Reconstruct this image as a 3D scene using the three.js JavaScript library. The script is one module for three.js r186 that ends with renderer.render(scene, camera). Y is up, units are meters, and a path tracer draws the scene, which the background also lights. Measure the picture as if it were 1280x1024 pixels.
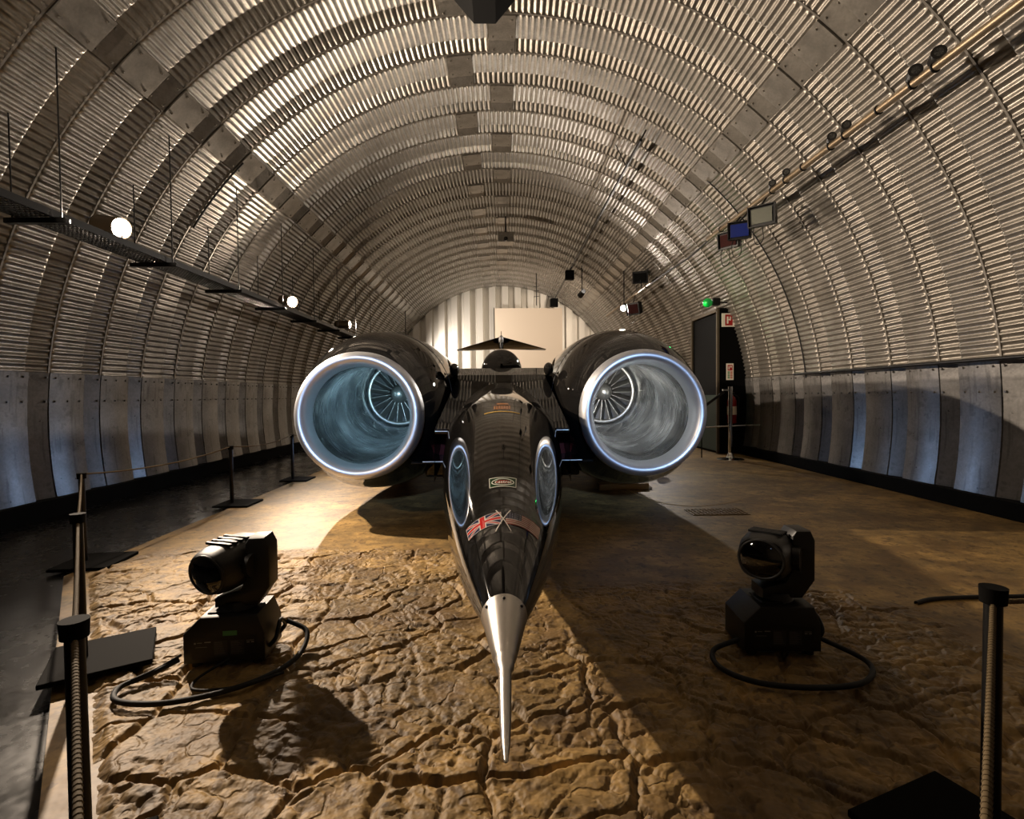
import * as THREE from 'three';
import { RoundedBoxGeometry } from 'three/addons/geometries/RoundedBoxGeometry.js';
import { mergeGeometries, toCreasedNormals } from 'three/addons/utils/BufferGeometryUtils.js';
import { RectAreaLightUniformsLib } from 'three/addons/lights/RectAreaLightUniformsLib.js';
RectAreaLightUniformsLib.init();

// ---------------------------------------------------------------- camera, exposure
const scene = new THREE.Scene();
scene.background = new THREE.Color(0x000000);
const F = 640;                                        // focal length in pixels of the 1280x1024 frame
const camera = new THREE.PerspectiveCamera(2 * Math.atan(512 / F) * 180 / Math.PI, 1280 / 1024, 0.05, 100);
const EYE = 1.2;
camera.position.set(0, EYE, 0);
camera.rotation.order = 'YXZ';
camera.rotation.set(-1.55 * Math.PI / 180, -1.12 * Math.PI / 180, -0.6 * Math.PI / 180);
scene.add(camera);
const renderer = new THREE.WebGLRenderer({ antialias: true });
renderer.toneMapping = THREE.LinearToneMapping;
renderer.toneMappingExposure = 1.0;
renderer.shadowMap.enabled = true;

// ---------------------------------------------------------------- lamps (strengths; each lamp is built with its fitting further down)
const WARM = 0xffe9d0, NEUTRAL = 0xfff2e4, COOL = 0xa9ccff;
const POWER = { can: 135, canNear: 38, canFar: 110, far: 50, back: 36, intake: 520, stage: 105, wall: 0.9 };

// ---------------------------------------------------------------- small helpers
const R0 = THREE.MathUtils.degToRad;
function rng(seed) { let s = seed >>> 0; return () => { s = (s + 0x6D2B79F5) | 0; let t = Math.imul(s ^ (s >>> 15), 1 | s); t = (t + Math.imul(t ^ (t >>> 7), 61 | t)) ^ t; return ((t ^ (t >>> 14)) >>> 0) / 4294967296; }; }
const rand = rng(7);
const clamp = (x, a, b) => Math.min(b, Math.max(a, x));
const sstep = (a, b, x) => { const t = clamp((x - a) / (b - a), 0, 1); return t * t * (3 - 2 * t); };
const lerp = (a, b, t) => a + (b - a) * t;
function hash(ix, iy, k) { let h = Math.imul(ix, 374761393) ^ Math.imul(iy, 668265263) ^ Math.imul(k + 11, 1274126177); h = Math.imul(h ^ (h >>> 13), 1274126177); return ((h ^ (h >>> 16)) >>> 0) / 4294967296; }
function vnoise(x, y, k = 0, per = 0) {
  const ix = Math.floor(x), iy = Math.floor(y), fx = x - ix, fy = y - iy;
  const u = fx * fx * (3 - 2 * fx), v = fy * fy * (3 - 2 * fy);
  const w = (a) => per ? ((a % per) + per) % per : a;
  const a = hash(w(ix), w(iy), k), b = hash(w(ix + 1), w(iy), k), c = hash(w(ix), w(iy + 1), k), d = hash(w(ix + 1), w(iy + 1), k);
  return lerp(lerp(a, b, u), lerp(c, d, u), v);
}
function fbm(x, y, oct = 4, k = 0, per = 0) { let s = 0, a = 0.5, n = 0; for (let i = 0; i < oct; i++) { s += a * vnoise(x, y, k + i * 17, per); n += a; a *= 0.5; x *= 2; y *= 2; if (per) per *= 2; } return s / n; }
const names = {};
function numbered(n) { if (!(n in names)) { names[n] = 0; return n; } names[n]++; return n + '_' + String(names[n]).padStart(3, '0'); }
function shade(m) { m.castShadow = true; m.receiveShadow = true; return m; }
function thing(name, label, category, pos = [0, 0, 0], turn = 0, group) {
  const o = new THREE.Group(); o.name = numbered(name); o.position.set(...pos); o.rotation.y = turn;
  o.userData = { label, category }; if (group) o.userData.group = group; scene.add(o); return o;
}
function structure(name, label) { const o = new THREE.Group(); o.name = name; o.userData = { kind: 'structure', label, category: name.split('_')[0] }; scene.add(o); return o; }
function part(parent, name, geo, mat, label) { const m = shade(new THREE.Mesh(geo, mat)); m.name = name; if (label) m.userData.label = label; parent.add(m); return m; }
function box(w, h, d, x = 0, y = 0, z = 0) { const g = new THREE.BoxGeometry(w, h, d); g.translate(x, y, z); return g; }
function rbox(w, h, d, r, x = 0, y = 0, z = 0) { const g = new RoundedBoxGeometry(w, h, d, 2, r); g.translate(x, y, z); return g; }
function cyl(r0, r1, h, n = 20, x = 0, y = 0, z = 0) { const g = new THREE.CylinderGeometry(r0, r1, h, n); g.translate(x, y, z); return g; }
function bar(a, b, r, n = 10) {           // straight round bar between two points
  const A = new THREE.Vector3(...a), B = new THREE.Vector3(...b), L = A.distanceTo(B);
  const g = new THREE.CylinderGeometry(r, r, L, n); g.translate(0, L / 2, 0);
  g.applyQuaternion(new THREE.Quaternion().setFromUnitVectors(new THREE.Vector3(0, 1, 0), B.clone().sub(A).normalize()));
  g.translate(A.x, A.y, A.z); return g;
}
function tube(pts, r, seg = 40, n = 8, closed = false) { return new THREE.TubeGeometry(new THREE.CatmullRomCurve3(pts.map(p => new THREE.Vector3(...p)), closed), seg, r, n, closed); }
function merge(list) { return mergeGeometries(list.map(g => { const q = g.index ? g.toNonIndexed() : g; for (const k of Object.keys(q.attributes)) if (!['position', 'normal', 'uv'].includes(k)) q.deleteAttribute(k); if (!q.attributes.uv) q.setAttribute('uv', new THREE.BufferAttribute(new Float32Array(q.attributes.position.count * 2), 2)); return q; })); }
function grid(nu, nv, fn) {               // fn(u,v) -> [x,y,z,(uvx,uvy)]
  const pos = [], uv = [], idx = [];
  for (let j = 0; j <= nv; j++) for (let i = 0; i <= nu; i++) { const p = fn(i / nu, j / nv, i, j); pos.push(p[0], p[1], p[2]); uv.push(p[3] ?? i / nu, p[4] ?? j / nv); }
  for (let j = 0; j < nv; j++) for (let i = 0; i < nu; i++) { const a = j * (nu + 1) + i, b = a + 1, c = a + nu + 1, d = c + 1; idx.push(a, b, d, a, d, c); }
  const g = new THREE.BufferGeometry(); g.setAttribute('position', new THREE.Float32BufferAttribute(pos, 3)); g.setAttribute('uv', new THREE.Float32BufferAttribute(uv, 2)); g.setIndex(idx); g.computeVertexNormals(); return g;
}
function extrude(pts, depth, bevel = 0) { const s = new THREE.Shape(pts.map(p => new THREE.Vector2(...p))); return new THREE.ExtrudeGeometry(s, { depth, bevelEnabled: bevel > 0, bevelSize: bevel, bevelThickness: bevel, bevelSegments: 2, curveSegments: 16 }); }
const wx = (px, d) => (px - 627.5) / F * d, wy = (py, d) => EYE - (py - 494) / F * d;   // pixel direction times a known depth

// ---------------------------------------------------------------- textures and materials
function dataTex(n, fn, srgb, rep) {
  const a = new Uint8Array(n * n * 4);
  for (let y = 0; y < n; y++) for (let x = 0; x < n; x++) { const c = fn(x / n, y / n); const o = (y * n + x) * 4; a[o] = clamp(c[0], 0, 1) * 255; a[o + 1] = clamp(c[1], 0, 1) * 255; a[o + 2] = clamp(c[2], 0, 1) * 255; a[o + 3] = 255; }
  const t = new THREE.DataTexture(a, n, n); t.magFilter = THREE.LinearFilter; t.minFilter = THREE.LinearMipmapLinearFilter; t.generateMipmaps = true; t.wrapS = t.wrapT = THREE.RepeatWrapping;
  if (srgb) t.colorSpace = THREE.SRGBColorSpace; if (rep) t.repeat.set(rep, rep); t.needsUpdate = true; return t;
}
const zincCol = dataTex(512, (u, v) => { const n = fbm(u * 8, v * 8, 4, 1, 8), s = fbm(u * 64, v * 64, 2, 5, 64), st = sstep(0.56, 0.78, fbm(u * 5, v * 5, 4, 31, 5)); const g = 0.78 + (n - 0.5) * 0.16 + (s - 0.5) * 0.10 - st * 0.06; return [g, g * 0.975, g * 0.93]; }, true);
const zincRough = dataTex(512, (u, v) => { const n = fbm(u * 8, v * 8, 4, 9, 8), s = fbm(u * 48, v * 48, 2, 3, 48); const g = 0.46 + (n - 0.5) * 0.14 + (s - 0.5) * 0.08; return [g, g, g]; });
const plateCol = dataTex(512, (u, v) => { const n = fbm(u * 6, v * 6, 4, 21, 6), s = fbm(u * 90, v * 90, 2, 25, 90), run = fbm(u * 40, v * 4, 3, 77, 0), spot = sstep(0.68, 0.8, fbm(u * 22, v * 22, 3, 41, 22)); const g = 0.70 + (n - 0.5) * 0.2 + (s - 0.5) * 0.10 - spot * 0.08 - sstep(0.6, 0.8, run) * 0.10; return [g, g * 0.985, g * 0.96]; }, true);
const M = {};
const std = (o) => new THREE.MeshStandardMaterial(Object.assign({ side: THREE.DoubleSide }, o));
const phys = (o) => new THREE.MeshPhysicalMaterial(Object.assign({ side: THREE.DoubleSide }, o));
M.zinc = std({ color: new THREE.Color().setRGB(0.47, 0.46, 0.45), map: zincCol, metalness: 0.72, roughness: 0.84, roughnessMap: zincRough });
M.plate = std({ color: new THREE.Color().setRGB(0.52, 0.52, 0.53), map: plateCol, metalness: 0.65, roughness: 0.7, roughnessMap: zincRough });
M.joint = std({ color: new THREE.Color().setRGB(0.47, 0.46, 0.45), map: zincCol, metalness: 0.7, roughness: 0.8, roughnessMap: zincRough });
M.dark = std({ color: 0x0b0b0c, roughness: 0.55 });
M.blackMetal = std({ color: 0x121213, roughness: 0.42, metalness: 0.4 });
M.blackPlastic = std({ color: 0x151413, roughness: 0.45 });
M.softBlack = phys({ color: 0x030303, roughness: 0.8, specularIntensity: 0.25 });
M.mattPlate = phys({ color: 0x0e0d0c, roughness: 0.8, specularIntensity: 0.12 });
M.rubber = std({ color: 0x101010, roughness: 0.7 });
M.glassBlack = phys({ color: 0x020203, roughness: 0.05, clearcoat: 1, clearcoatRoughness: 0.03 });
M.chrome = std({ color: 0xd8d8d8, metalness: 1, roughness: 0.12 });
M.pipe = std({ color: 0x8c7c66, metalness: 0.8, roughness: 0.38 });
M.paint = phys({ color: new THREE.Color().setRGB(0.006, 0.0055, 0.005), roughness: 0.03, ior: 1.45 });
M.paintRed = phys({ color: new THREE.Color().setRGB(0.16, 0.008, 0.008), roughness: 0.4, clearcoat: 0.5 });
M.noseSteel = std({ color: new THREE.Color().setRGB(0.50, 0.47, 0.43), metalness: 1, roughness: 0.3 });
M.lip = std({ color: new THREE.Color().setRGB(0.68, 0.69, 0.71), metalness: 1, roughness: 0.44 });
const ductRough = dataTex(512, (u, v) => { const n = fbm(u * 4, v * 60, 3, 2, 0), m = fbm(u * 8, v * 8, 3, 6, 8); const g = 0.30 + (n - 0.5) * 0.35 + (m - 0.5) * 0.3; return [g, g, g]; });
const ductCol = dataTex(512, (u, v) => { const n = fbm(u * 6, v * 90, 3, 12, 0), m = fbm(u * 7, v * 7, 4, 16, 7); const g = 0.62 + (n - 0.5) * 0.5 + (m - 0.5) * 0.5; return [g, g, g]; }, true);
M.duct = std({ color: new THREE.Color().setRGB(0.62, 0.66, 0.68), map: ductCol, metalness: 0.9, roughness: 0.8, roughnessMap: ductRough });
M.fan = std({ color: 0x777570, metalness: 0.9, roughness: 0.35 });
M.rope = std({ color: 0x5c4c30, roughness: 0.85 });
M.timber = std({ color: 0xa88a5c, roughness: 0.8 });
M.cream = std({ color: 0xe6d6c2, roughness: 0.9 });
M.white = std({ color: 0xe8e2d6, roughness: 0.6 });
M.endSheet = std({ color: new THREE.Color().setRGB(0.72, 0.69, 0.63), metalness: 0.55, roughness: 0.42 });
M.brownWall = std({ color: 0x4a4030, roughness: 0.7 });
M.teal = std({ color: 0x06342e, roughness: 0.5 });
M.red = std({ color: 0x8a0d10, roughness: 0.35 });
M.bulb = std({ color: 0xffffff, emissive: WARM, emissiveIntensity: 30 });
M.bulbSoft = std({ color: 0xffffff, emissive: NEUTRAL, emissiveIntensity: 6 });
M.bulbCool = std({ color: 0xffffff, emissive: COOL, emissiveIntensity: 4 });
// black hall floor: worn sealed concrete with scuffs
const darkFloorRough = dataTex(512, (u, v) => { const n = fbm(u * 6, v * 6, 4, 51, 6), s = fbm(u * 70, v * 70, 2, 55, 70); const g = 0.26 + (n - 0.5) * 0.22 + (s - 0.5) * 0.1; return [g, g, g]; });
const darkFloorCol = dataTex(512, (u, v) => { const n = fbm(u * 8, v * 8, 4, 61, 8), s = sstep(0.7, 0.78, fbm(u * 80, v * 80, 2, 65, 80)); const g = 0.075 + (n - 0.5) * 0.04 + s * 0.07; return [g, g * 0.97, g * 0.93]; }, true);
M.darkFloor = std({ map: darkFloorCol, roughness: 1, roughnessMap: darkFloorRough });
// desert mat: tan sand and dried mud, uv in metres / 2
const mudCol = dataTex(1024, (u, v) => {
  const a = fbm(u * 5, v * 5, 5, 71, 5), b = fbm(u * 24, v * 24, 4, 75, 24), c = fbm(u * 160, v * 160, 2, 79, 160), spot = sstep(0.66, 0.74, fbm(u * 46, v * 46, 3, 83, 46)), brown = sstep(0.5, 0.72, fbm(u * 9, v * 9, 5, 87, 9)), str = fbm(u * 8, v * 60, 3, 91, 0);
  let r = 0.67, g = 0.555, bl = 0.35; const k = 1 + (a - 0.5) * 0.5 + (b - 0.5) * 0.45 + (c - 0.5) * 0.25 + (str - 0.5) * 0.2; r *= k; g *= k; bl *= k;
  r = lerp(r, 0.45, brown * 0.5); g = lerp(g, 0.345, brown * 0.5); bl = lerp(bl, 0.20, brown * 0.5);
  r *= 1 - spot * 0.22; g *= 1 - spot * 0.24; bl *= 1 - spot * 0.25; return [r, g, bl];
}, true);
const mudBump = dataTex(1024, (u, v) => { const a = fbm(u * 20, v * 20, 5, 101, 20), c = fbm(u * 140, v * 140, 2, 105, 140), r = Math.abs(fbm(u * 14, v * 14, 4, 111, 14) - 0.5) * 2; const g = 0.35 + (a - 0.5) * 0.7 + (c - 0.5) * 0.3 - (1 - sstep(0, 0.10, r)) * 0.35; return [g, g, g]; });
M.mud = std({ color: new THREE.Color().setRGB(0.62, 0.58, 0.49), map: mudCol, roughness: 0.62, bumpMap: mudBump, bumpScale: 0.012 });
const slabBump = dataTex(512, (u, v) => { const a = fbm(u * 30, v * 30, 4, 121, 30), c = fbm(u * 6, v * 6, 4, 125, 6); const g = 0.5 + (a - 0.5) * 0.5 + (c - 0.5) * 0.4; return [g, g, g]; });
M.sand = std({ color: new THREE.Color().setRGB(0.58, 0.54, 0.45), map: mudCol, roughness: 0.55, bumpMap: slabBump, bumpScale: 0.006 });

// ================================================================ THE VAULT
const RI = 4.80, RO = 4.865, VC = 0.93;                // radius of the wide panels, outer edge of the slanted narrow ones, height of the vault's centre
const PITCH = 0.69, WIDE = 0.462, SEAM0 = 5.48;       // one bay along the hall; a seam stands at depth 5.48
const K0 = -13, K1 = 23;                              // bays from behind the camera to the end wall
const DADO = 1.47, BACK = SEAM0 + PITCH * K1;         // end wall depth
const angAt = (h) => Math.acos((h - VC) / RI);        // angle from the crown at which the wide panels reach height h
const arcPoint = (r, a) => [r * Math.sin(a), VC + r * Math.cos(a)];
const CW = 0.073;                                     // pitch of the cross corrugation
const crest = [0, 0.5, 1, 0.8, 0.25, 0.0];
function corr(s) { const t = ((s / CW) % 1 + 1) % 1 * 6; const i = Math.floor(t); return lerp(crest[i % 6], crest[(i + 1) % 6], t - i); }
function panelGeo(a0, a1, cols, seed) {               // cols: [depth offset, radius, corrugation amount]
  const rows = Math.round((a1 - a0) * RI / CW) * 6, nc = cols.length - 1;
  const step = (a1 - a0) / rows;
  return grid(nc, rows, (u, v, i, j) => { const c = cols[i], a = a0 + step * j; const r = c[1] - 0.024 * crest[j % 6] * c[2]; const p = arcPoint(r, a); return [p[0], p[1], -c[0], c[0] * 0.9 + seed * 0.37, a * RI * 0.9 + seed * 0.61]; });
}
const wideCols = [[0, RO, 0.1], [0.012, RI + 0.02, 0.15], [0.03, RI, 0.2], [0.055, RI, 1], [WIDE - 0.055, RI, 1], [WIDE - 0.03, RI, 0.2], [WIDE - 0.012, RI + 0.02, 0.15], [WIDE, RO, 0.1]];
const slant = (z) => lerp(RO, RI + 0.006, (z - WIDE) / (PITCH - WIDE));     // the narrow panels lean, their far edge meets the next wide panel
const ribCols = [WIDE, WIDE + 0.02, PITCH - 0.02, PITCH].map((z, i) => [z, slant(z), i === 0 || i === 3 ? 0.2 : 1]);
const AL = -R0(45), AR = R0(40.5), AD = angAt(DADO);
const apex = [-R0(6.2), R0(0.6)];
const spans = [0, 1].map(k => [[-AD, AL], [AL, apex[k]], [apex[k], AR], [AR, AD]]);
const wideGeo = [], ribGeo = [];
for (let k = 0; k < 2; k++) { wideGeo.push(spans[k].map((s, i) => panelGeo(s[0], s[1], wideCols, k * 4 + i))); ribGeo.push(spans[k].map((s, i) => panelGeo(s[0], s[1], ribCols, k * 4 + i + 9))); }
function hexBolt(x, y, z, n) { const g = new THREE.CylinderGeometry(0.011, 0.013, 0.016, 6); g.applyQuaternion(new THREE.Quaternion().setFromUnitVectors(new THREE.Vector3(0, 1, 0), new THREE.Vector3(...n))); g.translate(x, y, z); return g; }
function jointGeo(ac, r, z0, z1, r1 = r) {                    // flat bolted cover plate across one panel
  const half = 0.165 / RI, list = [];
  const rr = r - 0.028, R = (z) => lerp(rr, r1 - 0.028, (z - z0) / (z1 - z0));
  list.push(grid(1, 3, (u, v) => { const p = arcPoint(R(lerp(z0, z1, u)), ac - half + 2 * half * v); return [p[0], p[1], -lerp(z0, z1, u), lerp(z0, z1, u) * 0.9, v * 0.3]; }));
  for (const e of [-1, 1]) list.push(grid(1, 1, (u, v) => { const p = arcPoint(R(lerp(z0, z1, u)) + v * 0.03, ac + e * half); return [p[0], p[1], -lerp(z0, z1, u)]; }));
  for (const zz of [z0, z1]) list.push(grid(3, 1, (u, v) => { const p = arcPoint(R(zz) + v * 0.03, ac - half + 2 * half * u); return [p[0], p[1], -zz]; }));
  for (const a of [-0.72, 0.72]) for (const t of [0.16, 0.84]) { const p = arcPoint(R(lerp(z0, z1, t)) - 0.006, ac + a * half); list.push(hexBolt(p[0], p[1], -lerp(z0, z1, t), [-Math.sin(ac), -Math.cos(ac), 0])); }
  return merge(list);
}
const jointAngles = [[AL, apex[0], AR], [AL, apex[1], AR]];
const jointWide = [0, 1].map(k => jointAngles[k].map(a => jointGeo(a, RI, 0.02, WIDE - 0.02)));
const jointRib = [0, 1].map(k => jointAngles[k].map(a => jointGeo(a, slant(WIDE + 0.01), WIDE + 0.01, PITCH - 0.01, slant(PITCH - 0.01))));
const flangeGeo = (() => { const n = 120, list = []; const q = (r0, z0, r1, z1) => grid(1, n, (u, v) => { const a = lerp(-AD, AD, v); const p = arcPoint(lerp(r0, r1, u), a); return [p[0], p[1], -lerp(z0, z1, u)]; });
  list.push(q(RI + 0.016, -0.006, RI - 0.010, -0.006), q(RI - 0.010, -0.006, RI - 0.010, 0.012), q(RI - 0.010, 0.012, RI + 0.016, 0.012)); 
  for (let a = -AD; a < AD; a += 0.11) { const p = arcPoint(RI + 0.004, a); list.push(hexBolt(p[0], p[1], 0.012, [0, 0, 1])); }
  return merge(list); })();
const ceiling = structure('ceiling', 'barrel vault of cross-corrugated galvanised steel arches with bolted joint plates');
for (let k = K0; k < K1; k++) {
  const z = -(SEAM0 + PITCH * k), v = ((k % 2) + 2) % 2;
  for (let i = 0; i < 4; i++) { part(ceiling, 'corrugated_panel', wideGeo[v][i], M.zinc).position.z = z; part(ceiling, 'corrugated_rib', ribGeo[v][i], M.zinc).position.z = z; }
  for (let i = 0; i < 3; i++) { part(ceiling, 'joint_plate', jointWide[v][i], M.joint).position.z = z; part(ceiling, 'rib_joint_plate', jointRib[v][i], M.joint).position.z = z; }
  part(ceiling, 'seam_flange', flangeGeo, M.zinc).position.z = z;
}
const zFront = -(SEAM0 + PITCH * K0), zBack = -BACK;
part(ceiling, 'outer_shell', (() => { const list = []; for (const r of [5.0, 5.12]) list.push(grid(1, 80, (u, v) => { const p = arcPoint(r, lerp(-Math.PI / 2 - 0.25, Math.PI / 2 + 0.25, v)); return [p[0], p[1], lerp(zFront + 0.2, zBack - 0.2, u)]; })); return merge(list); })(), M.dark);

// lower wall plates under the corrugation, wide ones proud, narrow ones slanted
function lowerGeo(side, r, z0, z1, h0, h1, bolts, r1 = r, bulge = 0.010) {
  const list = [], a0 = Math.acos((h0 - VC) / RI), a1 = Math.acos((h1 - VC) / RI), rr = r - 0.02, R = (z) => lerp(r, r1, (z - z0) / (z1 - z0)) - 0.02;
  list.push(grid(6, 8, (u, v) => { const p = arcPoint(R(lerp(z0, z1, u)) - bulge * Math.sin(Math.PI * u), side * lerp(a0, a1, v)); return [p[0], p[1], -lerp(z0, z1, u), lerp(z0, z1, u) * 0.7, p[1] * 0.7]; }));
  for (const zz of [z0, z1]) list.push(grid(6, 1, (u, v) => { const p = arcPoint(lerp(R(zz), RO + 0.03, v), side * lerp(a0, a1, u)); return [p[0], p[1], -zz, v * 0.1, p[1] * 0.7]; }));
  for (const hb of bolts) for (const t of [0.14, 0.5, 0.86]) { if (t === 0.5 && z1 - z0 < 0.3) continue; const a = side * Math.acos((hb - VC) / RI), p = arcPoint(R(lerp(z0, z1, t)) - 0.006, a); list.push(hexBolt(p[0] - side * 0.008, p[1], -lerp(z0, z1, t), [-Math.sin(a), -Math.cos(a), 0])); }
  return merge(list);
}
for (const side of [-1, 1]) {
  const w = structure(side < 0 ? 'wall_left' : 'wall_right', side < 0 ? 'left lower wall of flat grey steel plates and narrow slanted strips' : 'right lower wall of flat grey steel plates and narrow slanted strips');
  const geos = [0, 1, 2].map(i => { const g = lowerGeo(side, RI, 0.012, WIDE - 0.006, DADO + 0.02, 0.17, [DADO - 0.03, 1.19]); const u = g.attributes.uv; for (let q = 0; q < u.count; q++) u.setXY(q, u.getX(q) + i * 0.31, u.getY(q) + i * 0.17); return g; });
  const capGeo = lowerGeo(side, RO - 0.004, WIDE, PITCH, DADO + 0.02, 1.14, [DADO - 0.03, 1.19], RI + 0.002, 0);
  const narrowGeo = lowerGeo(side, RO, WIDE, PITCH, 1.145, 0.17, [], RI + 0.006, 0);
  for (let k = K0; k < K1; k++) {
    const z = -(SEAM0 + PITCH * k);
    part(w, 'wall_plate', geos[((k * 7) % 3 + 3) % 3], M.plate).position.z = z;
    part(w, 'strip_cap', capGeo, M.plate).position.z = z;
    part(w, 'slanted_strip', narrowGeo, M.plate).position.z = z;
  }
  const b = structure(side < 0 ? 'baseboard_left' : 'baseboard_right', 'black plinth along the foot of the wall');
  const L = zFront - zBack, zc = (zFront + zBack) / 2;
  part(b, 'plinth', box(0.34, 0.2, L, side * 4.80, 0.08, zc), M.softBlack);
}
// floor slab, front wall behind the camera, ribbed end wall
const floorG = structure('floor', 'dark polished hall floor');
part(floorG, 'slab', (() => { const g = new THREE.BoxGeometry(10.6, 0.2, zFront - zBack + 0.6); g.translate(0, -0.1, (zFront + zBack) / 2); const p = g.attributes.position, u = g.attributes.uv; for (let i = 0; i < p.count; i++) u.setXY(i, p.getX(i) * 0.5, p.getZ(i) * 0.5); return g; })(), M.darkFloor);
function archShape() { const s = new THREE.Shape(); s.moveTo(-5.1, -0.1); for (let i = 0; i <= 60; i++) { const a = lerp(-1.75, 1.75, i / 60), p = arcPoint(5.06, a); s.lineTo(p[0], p[1]); } s.lineTo(5.1, -0.1); return s; }
const wallFront = structure('wall_front', 'dark end wall of the vault');
{ const g = new THREE.ExtrudeGeometry(archShape(), { depth: 0.2, bevelEnabled: false }); g.translate(0, 0, zFront); part(wallFront, 'wall_sheet', g, M.brownWall); }
const wallBack = structure('wall_back', 'end wall of tall folded steel sheets with deep troughs');
{ const g = new THREE.ExtrudeGeometry(archShape(), { depth: 0.2, bevelEnabled: false }); g.translate(0, 0, zBack - 0.55); part(wallBack, 'wall_sheet', g, M.dark);
  const prof = [[0, 0.3], [0.25, 0.3], [0.29, 0.0], [0.49, 0.0], [0.53, 0.3]];                 // face, web, trough, web
  for (let i = -9; i <= 8; i++) { const x = i * 0.53 + 0.06; if (Math.abs(x + 0.26) > 4.6) continue; const hAt = (q) => VC + Math.sqrt(Math.max(0.2, 4.96 * 4.96 - q * q));
    const list = prof.slice(0, 4).map((a, k) => { const b = prof[k + 1]; return grid(2, 1, (u, v) => { const q = x + lerp(a[0], b[0], u); return [q, v * hAt(q), zBack - 0.3 + lerp(a[1], b[1], u), q, v * hAt(q) * 0.5]; }); });
    part(wallBack, 'folded_sheet', merge(list), M.endSheet); } }

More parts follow.
